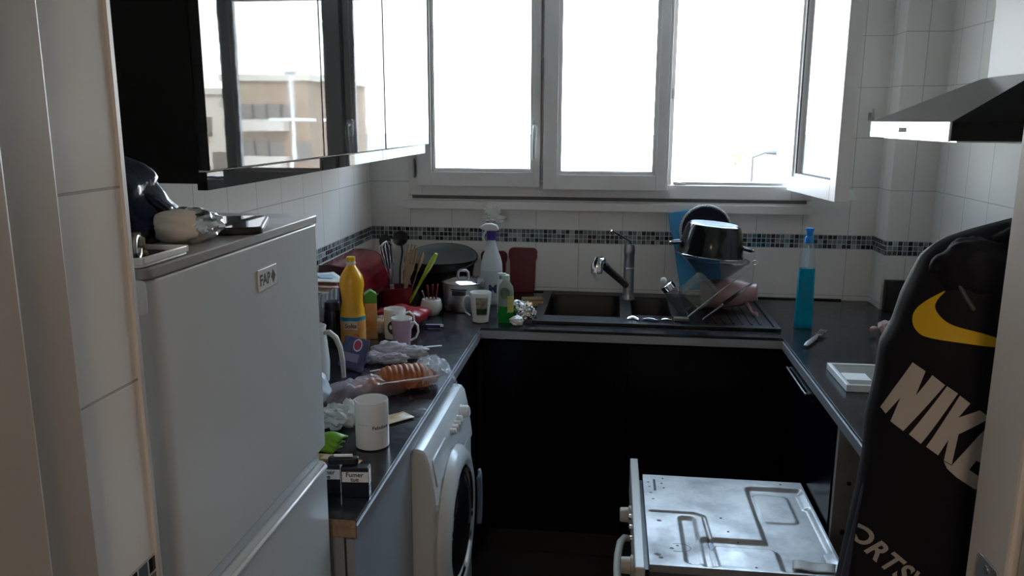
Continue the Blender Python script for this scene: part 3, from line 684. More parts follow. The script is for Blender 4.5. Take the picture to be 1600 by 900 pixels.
t = mug('mug', 'white mug with a dark round picture behind the lilac mug', (.326, -.835, H + .0005), .0375, .104, ceramic, R(12), rb=.036)
g = G(); g.lathe([(.025, 0), (0, .0001)], 28, cap=False); g = mapg(g, lambda v: (v.x, v.y, 0)); cyl_map(g, .0375, R(-78), .045); mk('printed_picture', g, ink, t)
g = G(); g.lathe([(.009, 0), (0, .0001)], 20, cap=False); g = mapg(g, lambda v: (v.x * .8, v.y * 1.2, 0)); cyl_map(g, .0375, R(-78), .082); mk('printed_head', g, greypl, t)
# floral mug, square-ish flared lip
t = mug('mug', 'cream mug with green plant picture next to the stainless pot', (.578, -.568, H + .0005), .041, .112, ceramic, R(190), rb=.029, hs=.8)
g = G(); g.box(-.02, .026, .0, .072, 0, .0001); g.v = []; g.f = []; g.m = []
g.grid(lambda u, v: (-.022 + .044 * u, .068 * v, 0), 12, 6); tp = lambda z: .029 + .012 * (z / .112) ** 1.0 + .0006
cyl_map(g, .037, R(-72), .03, tp); mk('printed_field', g, mat('print_olive', (.20, .20, .13), .4, col2=(.5, .5, .42), noise_scale=50), t)
g = G(); g.grid(lambda u, v: (-.021 + .042 * u, .022 * v, 0), 12, 3); cyl_map(g, .036, R(-72), .034, lambda z: tp(z) + .0006); mk('printed_band', g, mat('print_green', (.02, .08, .04), .4), t)

# oil / juice bottle
t = thing('juice_bottle', 'tall orange-yellow plastic bottle with yellow cap and fruit label', 'bottle', (.218, -.955, H + .0005))
yel = mat('orange_juice', (.86, .42, .01), .18, spec=.6)
pr = [(.030, 0), (.038, .004), (.040, .015), (.040, .11), (.0385, .112), (.038, .125), (.036, .140), (.0335, .155), (.0345, .17), (.038, .19), (.040, .205), (.039, .222), (.034, .240), (.025, .255), (.016, .268), (.0135, .275)]
g = G(); g.lathe(pr, 40, rfun=lambda a, z: 1 + (.018 * math.sin(z * 520) if .115 < z < .21 else 0)); mk('bottle_body', g, yel, t, smooth=60)
g = G(); g.lathe([(.0150, .275), (.0155, .277), (.0155, .283), (.0145, .284)], 30); mk('neck_ring', g, whitepl, t)
g = G(); g.lathe([(.0145, .2845), (.0145, .298), (.013, .300), (0, .300)], 30, rfun=lambda a, z: 1 + .02 * math.sin(a * 24)); mk('cap', g, mat('yellow_cap', (.80, .50, .01), .35), t)
g = G(); g.lathe([(.0405, .012), (.0408, .014), (.0408, .106), (.0405, .108)], 40, cap=False); lb = mk('label', g, mat('orange_label', (.80, .30, .03), .4, col2=(.75, .45, .20), noise_scale=22), t)
g = G(); g.lathe([(.0411, .094), (.0411, .106)], 40, cap=False); mk('label_stripe', g, mat('teal_stripe', (.02, .28, .33), .4), lb)
g = G(); g.grid(lambda u, v: ((u - .5) * .046, (v - .5) * .028 + .006 * (1 - (2 * u - 1) ** 2), 0), 12, 4); cyl_map(g, .0413, R(-85), .076); mk('label_field', g, mat('cream_print', (.75, .62, .42), .5), lb)
g = text_geo('Solta', .020, bold=.0006, shear=.2); cyl_map(g, .042, R(-85), .078); mk('label_text', g, mat('brown_print', (.30, .05, .01), .5), lb, smooth=0)
g = G(); g.lathe([(.013, 0), (0, .0001)], 20, cap=False); g = mapg(g, lambda v: (v.x, v.y, 0)); cyl_map(g, .0415, R(-62), .04); mk('label_fruit', g, mat('fruit_print', (.78, .16, .02), .5), lb)

# dark jar behind the fridge edge
t = thing('coffee_jar', 'dark glass jar with black lid left of the orange bottle', 'jar', (.146, -.945, H + .0005))
g = G(); g.lathe([(.026, 0), (.029, .004), (.029, .10), (.026, .115), (.025, .12)], 30); mk('jar_body', g, mat('dark_glass', (.012, .010, .009), .08), t)
g = G(); g.lathe([(.026, .1205), (.026, .145), (.024, .148), (0, .148)], 30); mk('lid', g, darkpl, t)
# carton and red bread bin
t = thing('bread_bin', 'dark red glossy roll-top bread bin in the left corner', 'bread bin', (.092, -.50, H + .0005), (0, 0, 0))
def binp(w, s=1): return [(-w, 0), (w, 0), (w, .05), (w - .003, .10), (w - .014, .15), (w - .035, .190), (w - .065, .212), (-w + .04, .222), (-w, .22)]
g = G(); g.prism([(p[0], p[1]) for p in binp(.080)], -.19, .19, 'y'); mk('bin_body', g, red_gl, t, bevel=.006)
g = G(); g.tube([(.0805, -.15, .085), (.088, -.14, .085), (.088, .14, .085), (.0805, .15, .085)], .005, 10); mk('handle', g, chrome, t)
for y in (-.1935, .1922):
    g = G(); g.prism([(p[0], p[1]) for p in binp(.081)], y, y + .0015, 'y'); mk('end_cap', g, mat('darker_red', (.05, .004, .006), .3), t)
t = thing('juice_carton', 'slim green and orange carton right of the orange bottle', 'carton', (.245, -.845, H + .0005), (0, 0, R(20)))
part_box('carton_body', (-.02, .02, -.02, .02, 0, .155), mat('carton_orange', (.62, .26, .07), .4, col2=(.7, .45, .2), noise_scale=25), t, bevel=.002)
part_box('green_band', (-.0205, .0205, -.0205, .0205, .125, .156), mat('carton_green', (.06, .28, .03), .4), t)
g = G(); g.prism([(-.02, .156), (.02, .156), (.002, .168), (-.002, .168)], -.019, .019, 'y'); mk('gable', g, mat('carton_green', (.1, .3, .05)), t)
# open toaster-oven-like steel box with papers
t = thing('toaster', 'steel toaster with slotted side behind the fridge', 'toaster', (.056, -.885, H + .0005), (0, 0, 0))
g = G(); g.rbox(-.05, .05, -.13, .13, .012, .175, r=.02, axis='y'); mk('shell', g, steel_soft, t, bevel=.004)
part_box('base', (-.052, .052, -.132, .132, 0, .0118), darkpl, t)
for k in range(5): g = G(); g.rbox(.0503, .0515, -.10 + .045 * k, -.08 + .045 * k, .12, .165, r=.004, axis='x'); mk('vent', g, greypl, t)
part_box('red_stripe', (.0503, .0530, -.13, .13, .05, .075), red_gl, t)
for i, (x, y, a, m_, w, d_, lb) in enumerate(((.065, -.90, 8, paper, .09, .13, 'white magazine lying lowest on the toaster'), (.075, -.89, 22, mat('peach_paper', (.66, .42, .34), .5), .085, .12, 'peach coloured leaflet in the middle of the papers on the toaster'), (.09, -.86, 34, paper, .07, .11, 'white folded leaflet topmost on the toaster'))):
    g = G(); g.grid(lambda u, v: ((u - .5) * w * 2 * .8, (v - .5) * d_ * 2 * .8, .004 * math.sin(3 * u + i) + .006 * (u - .5) * (v - .5) + .006), 10, 10)
    o = mk('leaflet', g, m_, None, (x, y, H + .1765 + .013 * i + .003), (0, 0, R(a)), solid=.0025); tag(o, lb, 'leaflet')
    if i == 2:
        g = G(); g.box(-.02, .03, -.04, .02, .0105, .0110); mk('printed_field', g, mat('pale_blue_print', (.45, .55, .72), .5), o, smooth=0)
# bread bag, red cloth
g = G(); g.ico((0, 0, .030), .055, 3, .25, 2.5, 9, (1.15, .8, .52), flat=-.030 + .0005)
t = thing('bread_bag', 'crumpled clear bag of sliced bread behind the white mug', 'bag', (.268, -.770, H + .0005)); mk('film', g, film_plain, t)
for k in range(4): g = G(); g.rbox(-.006, .006, -.032, .032, 0, .045, r=.012, axis='x'); mk('slice', g, mat('bread', (.62, .40, .16), .8, col2=(.5, .28, .09), noise_scale=40), t, (-.03 + .018 * k, 0, .002), (0, R(12), 0), bevel=.002)
g = G(); g.tube([(.02, -.01, .05), (.045, .01, .068), (.06, .02, .08)], [.006, .004, .003], 8, flat=.4); mk('twist', g, mat('bag_twist', (.55, .5, .3), .4), t)
g = G(); g.grid(lambda u, v: ((u - .5) * .17, (v - .5) * .11, .035 + .012 * noise.noise(Vector((u * 4, v * 4, 1))) - .05 * max(0, abs(u - .5) - .32) ), 16, 12)
o = mk('red_packet', g, mat('bright_red', (.30, .008, .015), .3), None, (.30, -.655, H), (0, 0, R(-8)), solid=.05); o.location.z = H + .0; tag(o, 'bright red flat packet between bread bag and utensil pot', 'packet')

# near end of the left worktop
def cigpack(label, loc, rz, h, tip):
    t = thing('cigarette_pack', label, 'cigarette pack', loc, (0, 0, R(rz)))
    part_box('box', (-.0275, .0275, -.011, .011, 0, h * .70), mat('pack_navy', (.010, .014, .022), .3), t, bevel=.0012)
    part_box('lid', (-.0276, .0276, -.0112, .0112, h * .702, h), mat('pack_navy', (.01, .01, .02)), t, bevel=.0012)
    lb = part_box('warning_label', (-.025, .027, -.0122, -.0113, h * .52, h * .86), paper, t, bevel=0)
    g = text_geo('Fumer', .0135, bold=.0003); mapg(g, lambda v: (v.x, -.0124, v.y + h * .765)); mk('warning_text', g, ink, lb, smooth=0)
    g = text_geo('tue', .0125, bold=.0003); mapg(g, lambda v: (v.x, -.0124, v.y + h * .605)); mk('warning_text', g, ink, lb, smooth=0)
    part_box('side_label', (.0277, .0282, -.010, .010, h * .4, h * .95), paper, t, bevel=0)
    return t
cigpack('dark cigarette pack with white health warning at the worktop end', (.561, -2.000, H + .0005), 6, .062, 1)
cigpack('second cigarette pack half hidden by the fridge edge', (.500, -1.992, H + .0005), 6, .060, 1)
g = G(); g.rbox(-.030, .030, -.008, .008, 0, .014, r=.006, axis='z'); t = thing('lighter', 'flat black lighter with white strip lying on the cigarette packs', 'lighter', (.535, -1.995, H + .0632), (0, 0, R(8)))
mk('lighter_body', g, darkpl, t, bevel=.002)
g = G(); g.tube([(-.018, 0, .0172), (.018, 0, .0172)], .003, 10); mk('white_strip', g, paper, t)
def pillow(w, d, h, seed=0, amp=.3, nu=24, nv=18):
    def f(s):
        def q(u, v):
            x, y = (u - .5) * 2, (v - .5) * 2
            e = (1 - abs(x) ** 3) * (1 - abs(y) ** 3); n_ = noise.noise(Vector((x * 1.6 + seed, y * 1.6, seed)))
            z = h * .5 + s * h * .5 * (e ** .6 if e > 0 else 0) * (1 + amp * n_)
            return (x * w, y * d, max(z, 0.0003 if s < 0 else z))
        return q
    g = G(); g.grid(f(1), nu, nv); g.grid(f(-1), nu, nv); return g
t = thing('sachet', 'flat golden yellow sachet behind the cigarette packs', 'sachet', (.470, -1.885, H + .0005), (0, 0, R(-12)))
mk('sachet_body', pillow(.055, .036, .022, 2), mat('golden_film', (.50, .27, .05), .35), t)
g = G(); g.grid(lambda u, v: ((u - .5) * .03 - .008, (v - .5) * .02, .0228 + .001 * math.sin(u * 3)), 8, 6); mk('print', g, mat('pale_print', (.66, .58, .44), .5), t)
g = G()
for k in range(3):
    g.grid(lambda u, v, k=k: ((u - .5) * .055, (v - .5) * .04 + k * .012 - .014, .004 + .008 * k + .012 * math.sin(v * 3.1) * math.sin(.4 + u * 2.4)), 14, 10)
t = thing('green_cloth', 'lime green folded rubbery cloth at the fridge edge', 'cloth', (.432, -1.785, H + .003), (0, 0, R(-15))); mk('folds', g, mat('lime_rubber', (.20, .42, .02), .45), t, solid=.004)
t = thing('crumpled_tissue', 'crumpled white paper tissue left of the tall mug', 'tissue', (.405, -1.655, H + .0005), (0, 0, R(30)))
g = G(); g.ico((0, 0, .027), .038, 4, .55, 3.2, 4, (1.3, .75, .7), flat=-.0265); mk('crumple', g, tissue_m, t)
g = G(); g.ico((.038, .012, .040), .022, 3, .5, 3.5, 8); mk('ball_end', g, tissue_m, t)
# white kettle-like handle behind the fridge
t = thing('water_jug', 'pale cream jug with big curved handle half hidden by fridge', 'jug', (.215, -1.335, H + .0005))
g = G(); g.lathe([(.045, 0), (.052, .006), (.055, .06), (.050, .12), (.046, .15), (.049, .165), (.046, .165), (.043, .15), (.047, .12), (.051, .06), (.047, .012), (0, .01)], 36); mk('jug_body', g, whitepl, t)
g = G(); g.tube([(.044, 0, .148), (.060, 0, .150), (.078, 0, .135), (.090, 0, .105), (.096, 0, .065), (.097, 0, .02)], [.009, .009, .0095, .009, .0085, .0075], 14, flat=.8); mk('handle', g, mat('cream_handle', (.60, .58, .50), .35), t)
t = thing('blue_packet', 'leaning violet-blue packet with round red and white emblem', 'packet', (.285, -1.20, H + .0035), (R(-22), 0, R(-30)))
part_box('packet_body', (-.05, .05, -.006, .006, 0, .095), mat('violet_blue', (.03, .03, .12), .3, col2=(.10, .09, .20), noise_scale=30), t, bevel=.003)
g = G(); g.lathe([(.019, 0), (.019, .0004), (0, .0004)], 32, TR(.015, -.0065, .072) @ RX); mk('emblem_ring', g, paper, t)
g = G(); g.lathe([(.015, 0), (.015, .0004), (0, .0004)], 32, TR(.015, -.0070, .072) @ RX); mk('emblem', g, mat('emblem_red', (.45, .03, .07), .4), t)
g = G(); g.box(-.04, .03, -.0068, -.0062, .02, .045); mk('pale_print', g, mat('lilac_print', (.26, .24, .34), .5), t, smooth=0)
t = thing('white_bag', 'rounded white plastic bag behind the fridge edge', 'bag', (.285, -1.545, H + .0005))
g = G(); g.ico((0, 0, .052), .058, 4, .18, 2.0, 6, (.95, 1.1, .92), flat=-.0515); mk('bag_body', g, mat('pale_blue_white', (.60, .64, .70), .35), t)
# grey cloth
def cloth(w, d, h, seed, nu=60, nv=44, folds=5):
    def f(u, v):
        x, y = (u - .5), (v - .5); r = math.hypot(x * 1.5, y * 1.7)
        n1 = noise.noise(Vector((x * folds + seed, y * folds * 1.3, seed))); n2 = abs(noise.noise(Vector((x * folds * 2.2, y * folds * 2.2 + seed, 3))))
        e = max(0, 1 - (r * 1.25) ** 2)
        return (x * w * (1 + .25 * n1), y * d * (1 + .35 * noise.noise(Vector((x * 4, seed, y * 3)))), .003 + h * e * (.55 + .8 * n1 + .9 * n2) * (.6 if e < .2 else 1) if e > 0 else .003 + .004 * n2)
    g = G(); g.grid(lambda u, v: tuple(max(c, .0022) if i == 2 else c for i, c in enumerate(f(u, v))), nu, nv); return g
grey_cl = mat('grey_cloth', (.46, .46, .52), .85, col2=(.58, .58, .62), noise_scale=18, sheen=.2)
t = thing('grey_cloth', 'crumpled pale grey cloth in front of the lilac mug', 'cloth', (.395, -1.085, H + .0005), (0, 0, R(20)))
g = G(); g.ico((-.02, .012, .026), .034, 4, .45, 2.6, 3, (1.55, .8, .80), flat=-.0255); g.ico((.055, .006, .018), .026, 4, .4, 2.8, 8, (1.6, .75, .75), flat=-.0175); g.ico((-.07, -.02, .016), .024, 4, .4, 2.8, 12, (1.4, .8, .8), flat=-.0155); g.ico((-.01, -.035, .014), .022, 4, .4, 2.8, 15, (2.0, .8, .75), flat=-.0135)
mk('cloth_body', g, grey_cl, t, smooth=70)
g = G(); g.tube([(.07, .01, .03), (.11, .02, .030), (.148, .03, .028)], [.005, .0045, .004], 8, flat=.5); mk('rolled_edge', g, paper, t)
g = G(); g.tube([(-.10, -.01, .016), (-.088, -.012, .022), (-.075, -.01, .03)], [.010, .012, .012], 10); mk('stem_end', g, mat('brownish', (.22, .18, .15), .7), t)
# brioche in its paper cradle + film bag
t = thing('brioche', 'ridged brown brioche in a paper case inside torn clear wrap', 'pastry', (.487, -1.335, H + .001), (0, 0, R(26)))
t.scale = (1.08, 1.45, 1.3)
crust = mat('brown_crust', (.30, .075, .02), .5, col2=(.46, .16, .04), noise_scale=28, bump=.5, bump_scale=70)
def brio(u, v):
    a = v * math.pi; x = (u - .5) * .155; env = max(0, 1 - (2 * u - 1) ** 4) ** .5
    r = .034 * env * (1 + .07 * abs(math.sin(u * 34)) + .05 * noise.noise(Vector((u * 9, v * 5, 0))))
    return (x, r * 1.05 * math.cos(a), .008 + r * 1.15 * math.sin(a))
g = G(); g.grid(brio, 70, 22); mk('loaf', g, crust, t, smooth=50)
g = G(); g.grid(lambda u, v: ((u - .5) * .175, .040 * math.cos(math.pi * (1.0 + v)) * max(.15, (1 - (2 * u - 1) ** 6)) , .003 + .022 * (1 + math.sin(math.pi * (1 + v))) - .0 + .0012 * math.sin(u * 160)), 90, 14)
mk('paper_case', g, mat('paper_case', (.30, .05, .03), .6, col2=(.45, .20, .12), noise_scale=12), t, solid=.001)
g = G(); g.tube([(-.085, -.040, .026), (-.03, -.043, .028), (.03, -.043, .030), (.085, -.038, .031)], .0016, 6); g.tube([(-.08, .042, .026), (0, .045, .03), (.08, .042, .030)], .0016, 6)
mk('paper_edge', g, paper, t)
def filmf(u, v, w, d, h, sd):
    x, y = (u - .5) * 2, (v - .5) * 2; e = max(0, 1 - abs(x) ** 3) * max(0, 1 - abs(y) ** 3)
    n1 = noise.noise(Vector((x * 2.5 + sd, y * 2.5, sd))); n2 = abs(noise.noise(Vector((x * 5, y * 5 + sd, 7))))
    return (x * w + .008 * n1, y * d + .008 * n2, .004 + h * e ** .5 * (.8 + .35 * n1) + .012 * n2)
g = G(); g.grid(lambda u, v: filmf(u, v, .055, .052, .052, 5), 36, 30); g.v = [(x + .075, y + .005, z) for x, y, z in g.v]; mk('torn_film', g, film_plain, t, smooth=60)
t = thing('bakery_bag', 'thin crumpled clear plastic bag with bread end left of the brioche', 'bag', (.395, -1.425, H + .001), (0, 0, R(42)))
g = G(); g.grid(lambda u, v: filmf(u, v, .115, .055, .048, 11), 60, 36); mk('film', g, film, t, smooth=60)
g = G(); g.ico((.045, .005, .024), .024, 3, .2, 2.5, 3, (1.3, .9, .85)); mk('bun', g, mat('orange_crust', (.62, .25, .05), .5), t)
g = G(); g.ico((-.01, -.01, .020), .026, 3, .25, 2.5, 13, (1.2, .9, .7)); mk('bun', g, mat('pale_crumb', (.55, .42, .36), .7), t)
g = G(); g.ico((-.095, -.015, .012), .013, 2, .3, 2.5, 17, (1.2, .8, .7)); mk('crust_end', g, mat('tan_crust', (.50, .32, .14), .7), t)
t = thing('snack_wrapper', 'small yellow and clear wrapper right of the tall mug', 'wrapper', (.525, -1.590, H + .001), (0, 0, R(48)))
mk('wrapper_body', pillow(.046, .026, .007, 6), mat('yellow_wrapper', (.60, .38, .09), .3, col2=(.55, .5, .42), noise_scale=25), t)
g = G(); g.grid(lambda u, v: (.045 + .05 * u, (v - .5) * .02 * (1 - .5 * u), .004 + .008 * abs(math.sin(u * 6 + v * 2))), 12, 8); mk('torn_end', g, film_plain, t)

# ------------------------------------------------------------------ back left corner
pan_m = mat('dark_pan', (.010, .011, .012), .3); pan_in = mat('grey_pan_lining', (.17, .19, .20), .28, metal=.5)
t = thing('wok', 'large dark pan with grey inside leaning in the back left corner', 'pan', (.345, -.165, H + .001))
g = G(); g.lathe([(.085, 0), (.09, .003), (.128, .06), (.143, .16), (.150, .165)], 56, cap=False); g.f.append(tuple(range(56))); g.m.append(0); mk('outside', g, pan_m, t)
Mt = TR(0, .004, .165) @ Matrix.Rotation(R(14), 4, 'X')
g = G(); g.lathe([(.151, .0), (.149, .004), (.136, -.006), (.09, -.018), (0, -.020)], 56, Mt, cap=False); mk('lid', g, pan_in, t)
g = G(); g.lathe([(.152, -.003), (.1535, .002), (.150, .005)], 56, Mt, cap=False); mk('rim', g, pan_m, t, solid=.002)
# stainless pot
t = thing('stock_pot', 'stainless steel pot with tilted lid and black side handle', 'pot', (.478, -.375, H + .0005))
g = G(); g.lathe([(.068, 0), (.073, .004), (.078, .03), (.080, .108), (.084, .112), (.0835, .1135), (.079, .110), (.076, .03), (.070, .006), (0, .005)], 56); mk('pot_body', g, steel, t)
g = G(); M = TR(0, 0, .114) @ Matrix.Rotation(R(3), 4, 'X'); g.lathe([(.083, .001), (.0835, .004), (.075, .008), (.04, .016), (0, .018)], 48, M); ld = mk('lid', g, chrome, t)
g = G(); g.tube([(-.022, 0, .014), (-.020, 0, .034), (-.012, 0, .042), (.012, 0, .042), (.020, 0, .034), (.022, 0, .014)], .006, 12, flat=.9); mk('lid_handle', g, darksteel, ld, (0, 0, .114))
g = G(); g.rbox(-.026, .026, -.108, -.079, .075, .094, r=.008, axis='z'); mk('handle', g, darkpl, t, bevel=.003)
g = G(); g.tube([(-.032, -.078, .094), (-.030, -.098, .098), (.030, -.098, .098), (.032, -.078, .094)], .0035, 8); mk('handle_bracket', g, chrome, t)
# utensil pot
t = thing('utensil_pot', 'dark red ceramic utensil pot in the left corner', 'pot', (.238, -.470, H + .0005))
g = G(); g.lathe([(.040, 0), (.048, .004), (.058, .04), (.060, .065), (.054, .095), (.056, .104), (.052, .104), (.050, .095), (.055, .06), (.045, .01), (0, .008)], 44); mk('pot_body', g, red_gl, t)
UX, UY, UZ = .238, -.470, H + .012
def utensil(name, label, cat, dx, dy, tx, ty):
    """origin inside the pot; local z runs along the tool, tilted towards (tx, ty)"""
    t = thing(name, label, cat, (UX + dx, UY + dy, UZ)); d = Vector((tx, ty, 1)).normalized()
    t.rotation_mode = 'QUATERNION'; t.rotation_quaternion = Vector((0, 0, 1)).rotation_difference(d); return t
t = utensil('whisk', 'wire whisk standing in the dark red utensil pot', 'whisk', -.01, -.01, -.10, .02)
g = G(); g.tube([(0, 0, 0), (0, 0, .10)], [.007, .008], 14); mk('handle', g, steel_soft, t)
for k in range(6):
    a = math.pi * k / 6; p = []
    for j in range(17):
        s = j / 16 * 2 - 1; w = .030 * math.sin(math.pi * (s + 1) / 2) ** .8 * (1 if True else 0); zz = .10 + .17 * (1 - abs(s) ** 1.6)
        w = .029 * math.sin(min(1, (1 - abs(s)) * 1.35) * math.pi / 2) if abs(s) > .26 else .029 * abs(s) / .26; w = w * (1 if s > 0 else -1)
        p.append((w * math.cos(a), w * math.sin(a), zz))
    g = G(); g.tube(p, .0013, 6); mk('wire_loop', g, chrome, t)
t = utensil('spatula', 'black nylon spatula with long blade in the utensil pot', 'spatula', -.028, .012, -.10, .10)
g = G(); g.tube([(0, 0, 0), (0, 0, .16)], [.006, .005], 10); mk('handle', g, darkpl, t)
g = G(); g.rbox(-.022, .022, -.0015, .0015, .15, .285, r=.001); g = G(); g.prism([(-.008, .155), (-.022, .185), (-.024, .27), (-.012, .290), (.012, .290), (.022, .27), (.020, .185), (.008, .155)], -.0015, .0015, 'y'); mk('blade', g, darkpl, t)
t = utensil('ladle', 'black ladle with curved edge leaning right of the whisk', 'ladle', .002, .015, .03, .04)
g = G(); g.tube([(0, 0, 0), (0, 0, .16), (.008, 0, .225), (.002, 0, .265)], [.006, .005, .006, .007], 10, flat=.6); mk('handle', g, darkpl, t)
g = G(); g.lathe([(0, -.012), (.022, -.006), (.030, .006), (.028, .006), (.020, -.004), (0, -.010)], 24, TR(.0, 0, .275) @ Matrix.Rotation(R(70), 4, 'X')); mk('bowl', g, darkpl, t)
t = utensil('serving_spoon', 'short bright steel serving spoon in the utensil pot', 'spoon', .018, -.01, .10, -.05)
g = G(); g.tube([(0, 0, 0), (0, 0, .11), (0, 0, .165)], [.004, .006, .013], 10, flat=.3); mk('steel', g, chrome, t)
t = utensil('wooden_fork', 'pale wooden slotted spatula standing in the utensil pot', 'spatula', .012, .012, .20, .03)
g = G(); g.prism([(-.006, 0), (-.007, .12), (-.020, .16), (-.022, .255), (-.017, .256), (-.014, .18), (-.011, .18), (-.010, .258), (-.004, .259), (-.002, .18), (.001, .18), (.003, .259), (.009, .258), (.010, .18), (.013, .18), (.016, .254), (.021, .252), (.018, .16), (.007, .12), (.006, 0)], -.0025, .0025, 'y'); mk('wood', g, wood, t, smooth=0)
t = utensil('wooden_spoon', 'browner wooden spoon leaning behind the slotted spatula', 'spoon', .026, .02, .32, .05)
g = G(); g.tube([(0, 0, 0), (0, 0, .15), (0, 0, .17), (0, 0, .20), (0, 0, .225), (0, 0, .235)], [.005, .0055, .014, .022, .017, .004], 14, flat=.35); mk('wood', g, mat('brown_wood', (.30, .17, .09), .6), t)
t = utensil('pastry_brush', 'lime green silicone brush leaning right in the utensil pot', 'brush', .032, -.018, .56, .0)
g = G(); g.tube([(0, 0, 0), (0, 0, .12), (0, 0, .165)], [.006, .008, .010], 12, flat=.7); mk('handle', g, green_pl, t)
g = G(); g.tube([(0, 0, .165), (0, 0, .19), (0, 0, .235), (0, 0, .26)], [.012, .019, .020, .012], 14, flat=.5); mk('head', g, mat('lime_head', (.42, .55, .05), .35), t)
# egg cup bowl with red cutlery
t = thing('small_bowl', 'small white round pot holding red handled knives', 'bowl', (.375, -.490, H + .0005))
g = G(); g.lathe([(.022, 0), (.028, .003), (.040, .022), (.042, .040), (.036, .062), (.034, .063), (.032, .061), (.038, .040), (.036, .022), (.02, .006), (0, .006)], 40); mk('bowl_body', g, ceramic, t)
for i, (dx, dy, tx, hh, m_) in enumerate(((-.006, .006, -.12, .105, red_mat), (.008, -.004, .02, .108, red_mat), (.014, .008, .14, .110, red_mat), (-.014, -.004, -.30, .088, chrome))):
    t = thing('small_knife' if i < 3 else 'teaspoon', ['dark red handled knife, leftmost of the three in the small white pot', 'dark red handled knife, middle of the three in the small white pot', 'dark red handled knife, rightmost of the three in the small white pot', 'little steel spoon tilted left in the small white pot'][i], 'knife' if i < 3 else 'spoon', (.375 + dx * .6, -.490 + dy * .6, H + .009))
    d = Vector((tx, 0, 1)).normalized(); t.rotation_mode = 'QUATERNION'; t.rotation_quaternion = Vector((0, 0, 1)).rotation_difference(d)
    g = G(); g.tube([(0, 0, 0), (0, 0, .055)], [.003, .004], 8, flat=.3); mk('blade', g, chrome, t)
    g = G(); g.tube([(0, 0, .056), (0, 0, .07), (0, 0, hh), (0, 0, hh + .004)], [.0045, .0058, .0062, .003], 12, flat=.7); mk('handle', g, m_, t)
t = thing('lighter', 'navy blue lighter lying before the small white pot', 'lighter', (.430, -.690, H + .009), (0, 0, R(4)))
g = G(); g.tube([(-.033, 0, 0), (.022, 0, 0)], .0085, 14, flat=.75); mk('lighter_body', g, navy_pl, t)
g = G(); g.tube([(.0225, 0, 0), (.034, 0, 0)], .0080, 14, flat=.75); mk('metal_cap', g, chrome, t)
g = G(); g.tube([(-.030, -.002, .0066), (.030, -.002, .0066)], .0022, 8, flat=.4); mk('foil_strip', g, paper, t)

# spray bottle
spw = mat('milky_plastic', (.58, .64, .68), .3)
t = thing('spray_bottle', 'white trigger spray bottle with purple collar behind the pot', 'spray bottle', (.574, -.262, H + .0005), (0, 0, 0))
g = G(); g.lathe([(.040, 0), (.044, .004), (.045, .02), (.045, .13), (.043, .165), (.036, .195), (.024, .225), (.016, .255), (.0145, .262)], 40, sx=1, sy=.68); mk('bottle_body', g, spw, t)
g = G(); g.lathe([(.0175, .2622), (.019, .265), (.020, .295), (.017, .298)], 28); mk('collar', g, mat('purple_collar', (.06, .035, .26), .3), t)
g = G(); g.prism([(-.042, .318), (-.046, .308), (-.028, .300), (.024, .2985), (.030, .304), (.022, .322), (.0, .329), (-.025, .327)], -.011, .011, 'y'); mk('spray_head', g, whitepl, t, bevel=.004)
g = G(); g.tube([(-.020, 0, .299), (-.030, 0, .285), (-.034, 0, .27), (-.028, 0, .255), (-.020, 0, .238)], [.006, .006, .005, .005, .004], 10, flat=.8); mk('trigger', g, whitepl, t)
g = G(); g.grid(lambda u, v: ((.0458) * math.cos(R(-150 + 120 * u)), .0458 * .70 * math.sin(R(-150 + 120 * u)), .03 + .11 * v), 24, 8); mk('label', g, mat('pale_label', (.50, .56, .60), .4, col2=(.42, .50, .56), noise_scale=20), t)
g = text_geo('M', .044, bold=.002); mapg(g, lambda v: ((.0463) * math.cos(R(-78) + v.x / .0463), .0468 * .70 * math.sin(R(-78) + v.x / .0463), v.y + .065)); mk('label_mark', g, mat('navy_print', (.02, .03, .12), .4), t, smooth=0)
# green soap
t = thing('soap_bottle', 'half empty clear green washing-up liquid bottle by the sink', 'soap bottle', (.672, -.560, H + .0125 - .012))
gsoap = mat('green_liquid', (.02, .42, .05), .08, trans=.55, ior=1.35); clearpl = mat('hazy_plastic', (.42, .50, .44), .12, trans=.5, ior=1.2)
g = G(); g.lathe([(.026, 0), (.029, .003), (.030, .03), (.0295, .062)], 36, sy=.65); mk('green_liquid', g, gsoap, t)
g = G(); g.lathe([(.0295, .0625), (.028, .09), (.029, .115), (.026, .135), (.016, .150), (.0115, .154)], 36, sy=.65); mk('empty_top', g, clearpl, t)
g = G(); g.lathe([(.013, .1545), (.013, .176), (.011, .178), (0, .178)], 24); mk('cap', g, mat('mint_cap', (.55, .68, .60), .35), t)
g = G(); g.rbox(-.030, .0, -.006, .006, .178, .184, r=.004); mk('spout_flap', g, mat('mint_cap', (.5, .6, .5)), t, bevel=.001)
g = G(); g.grid(lambda u, v: (.0302 * math.cos(R(-75 + 60 * u)), .0304 * .66 * math.sin(R(-75 + 60 * u)), .04 + .062 * v), 12, 6); mk('label', g, mat('yellow_green_label', (.50, .48, .12), .4, col2=(.40, .30, .08), noise_scale=30), t)
g = G(); g.lathe([(.020, 0), (.0005, .0001)], 28, cap=False); g = mapg(g, lambda v: (v.x, v.y * 1.1, 0)); mapg(g, lambda v: (.0303 * math.cos(R(-95) + v.x / .03), .0305 * .66 * math.sin(R(-95) + v.x / .03), .112 + v.y)); mk('round_label', g, mat('dark_olive_label', (.10, .14, .11), .4), t)
t = thing('bottle', 'slim white bottle standing behind the green soap bottle', 'bottle', (.640, -.420, H + .0005))
g = G(); g.lathe([(.018, 0), (.020, .003), (.020, .115), (.014, .130), (.012, .135)], 28); mk('bottle_body', g, whitepl, t)
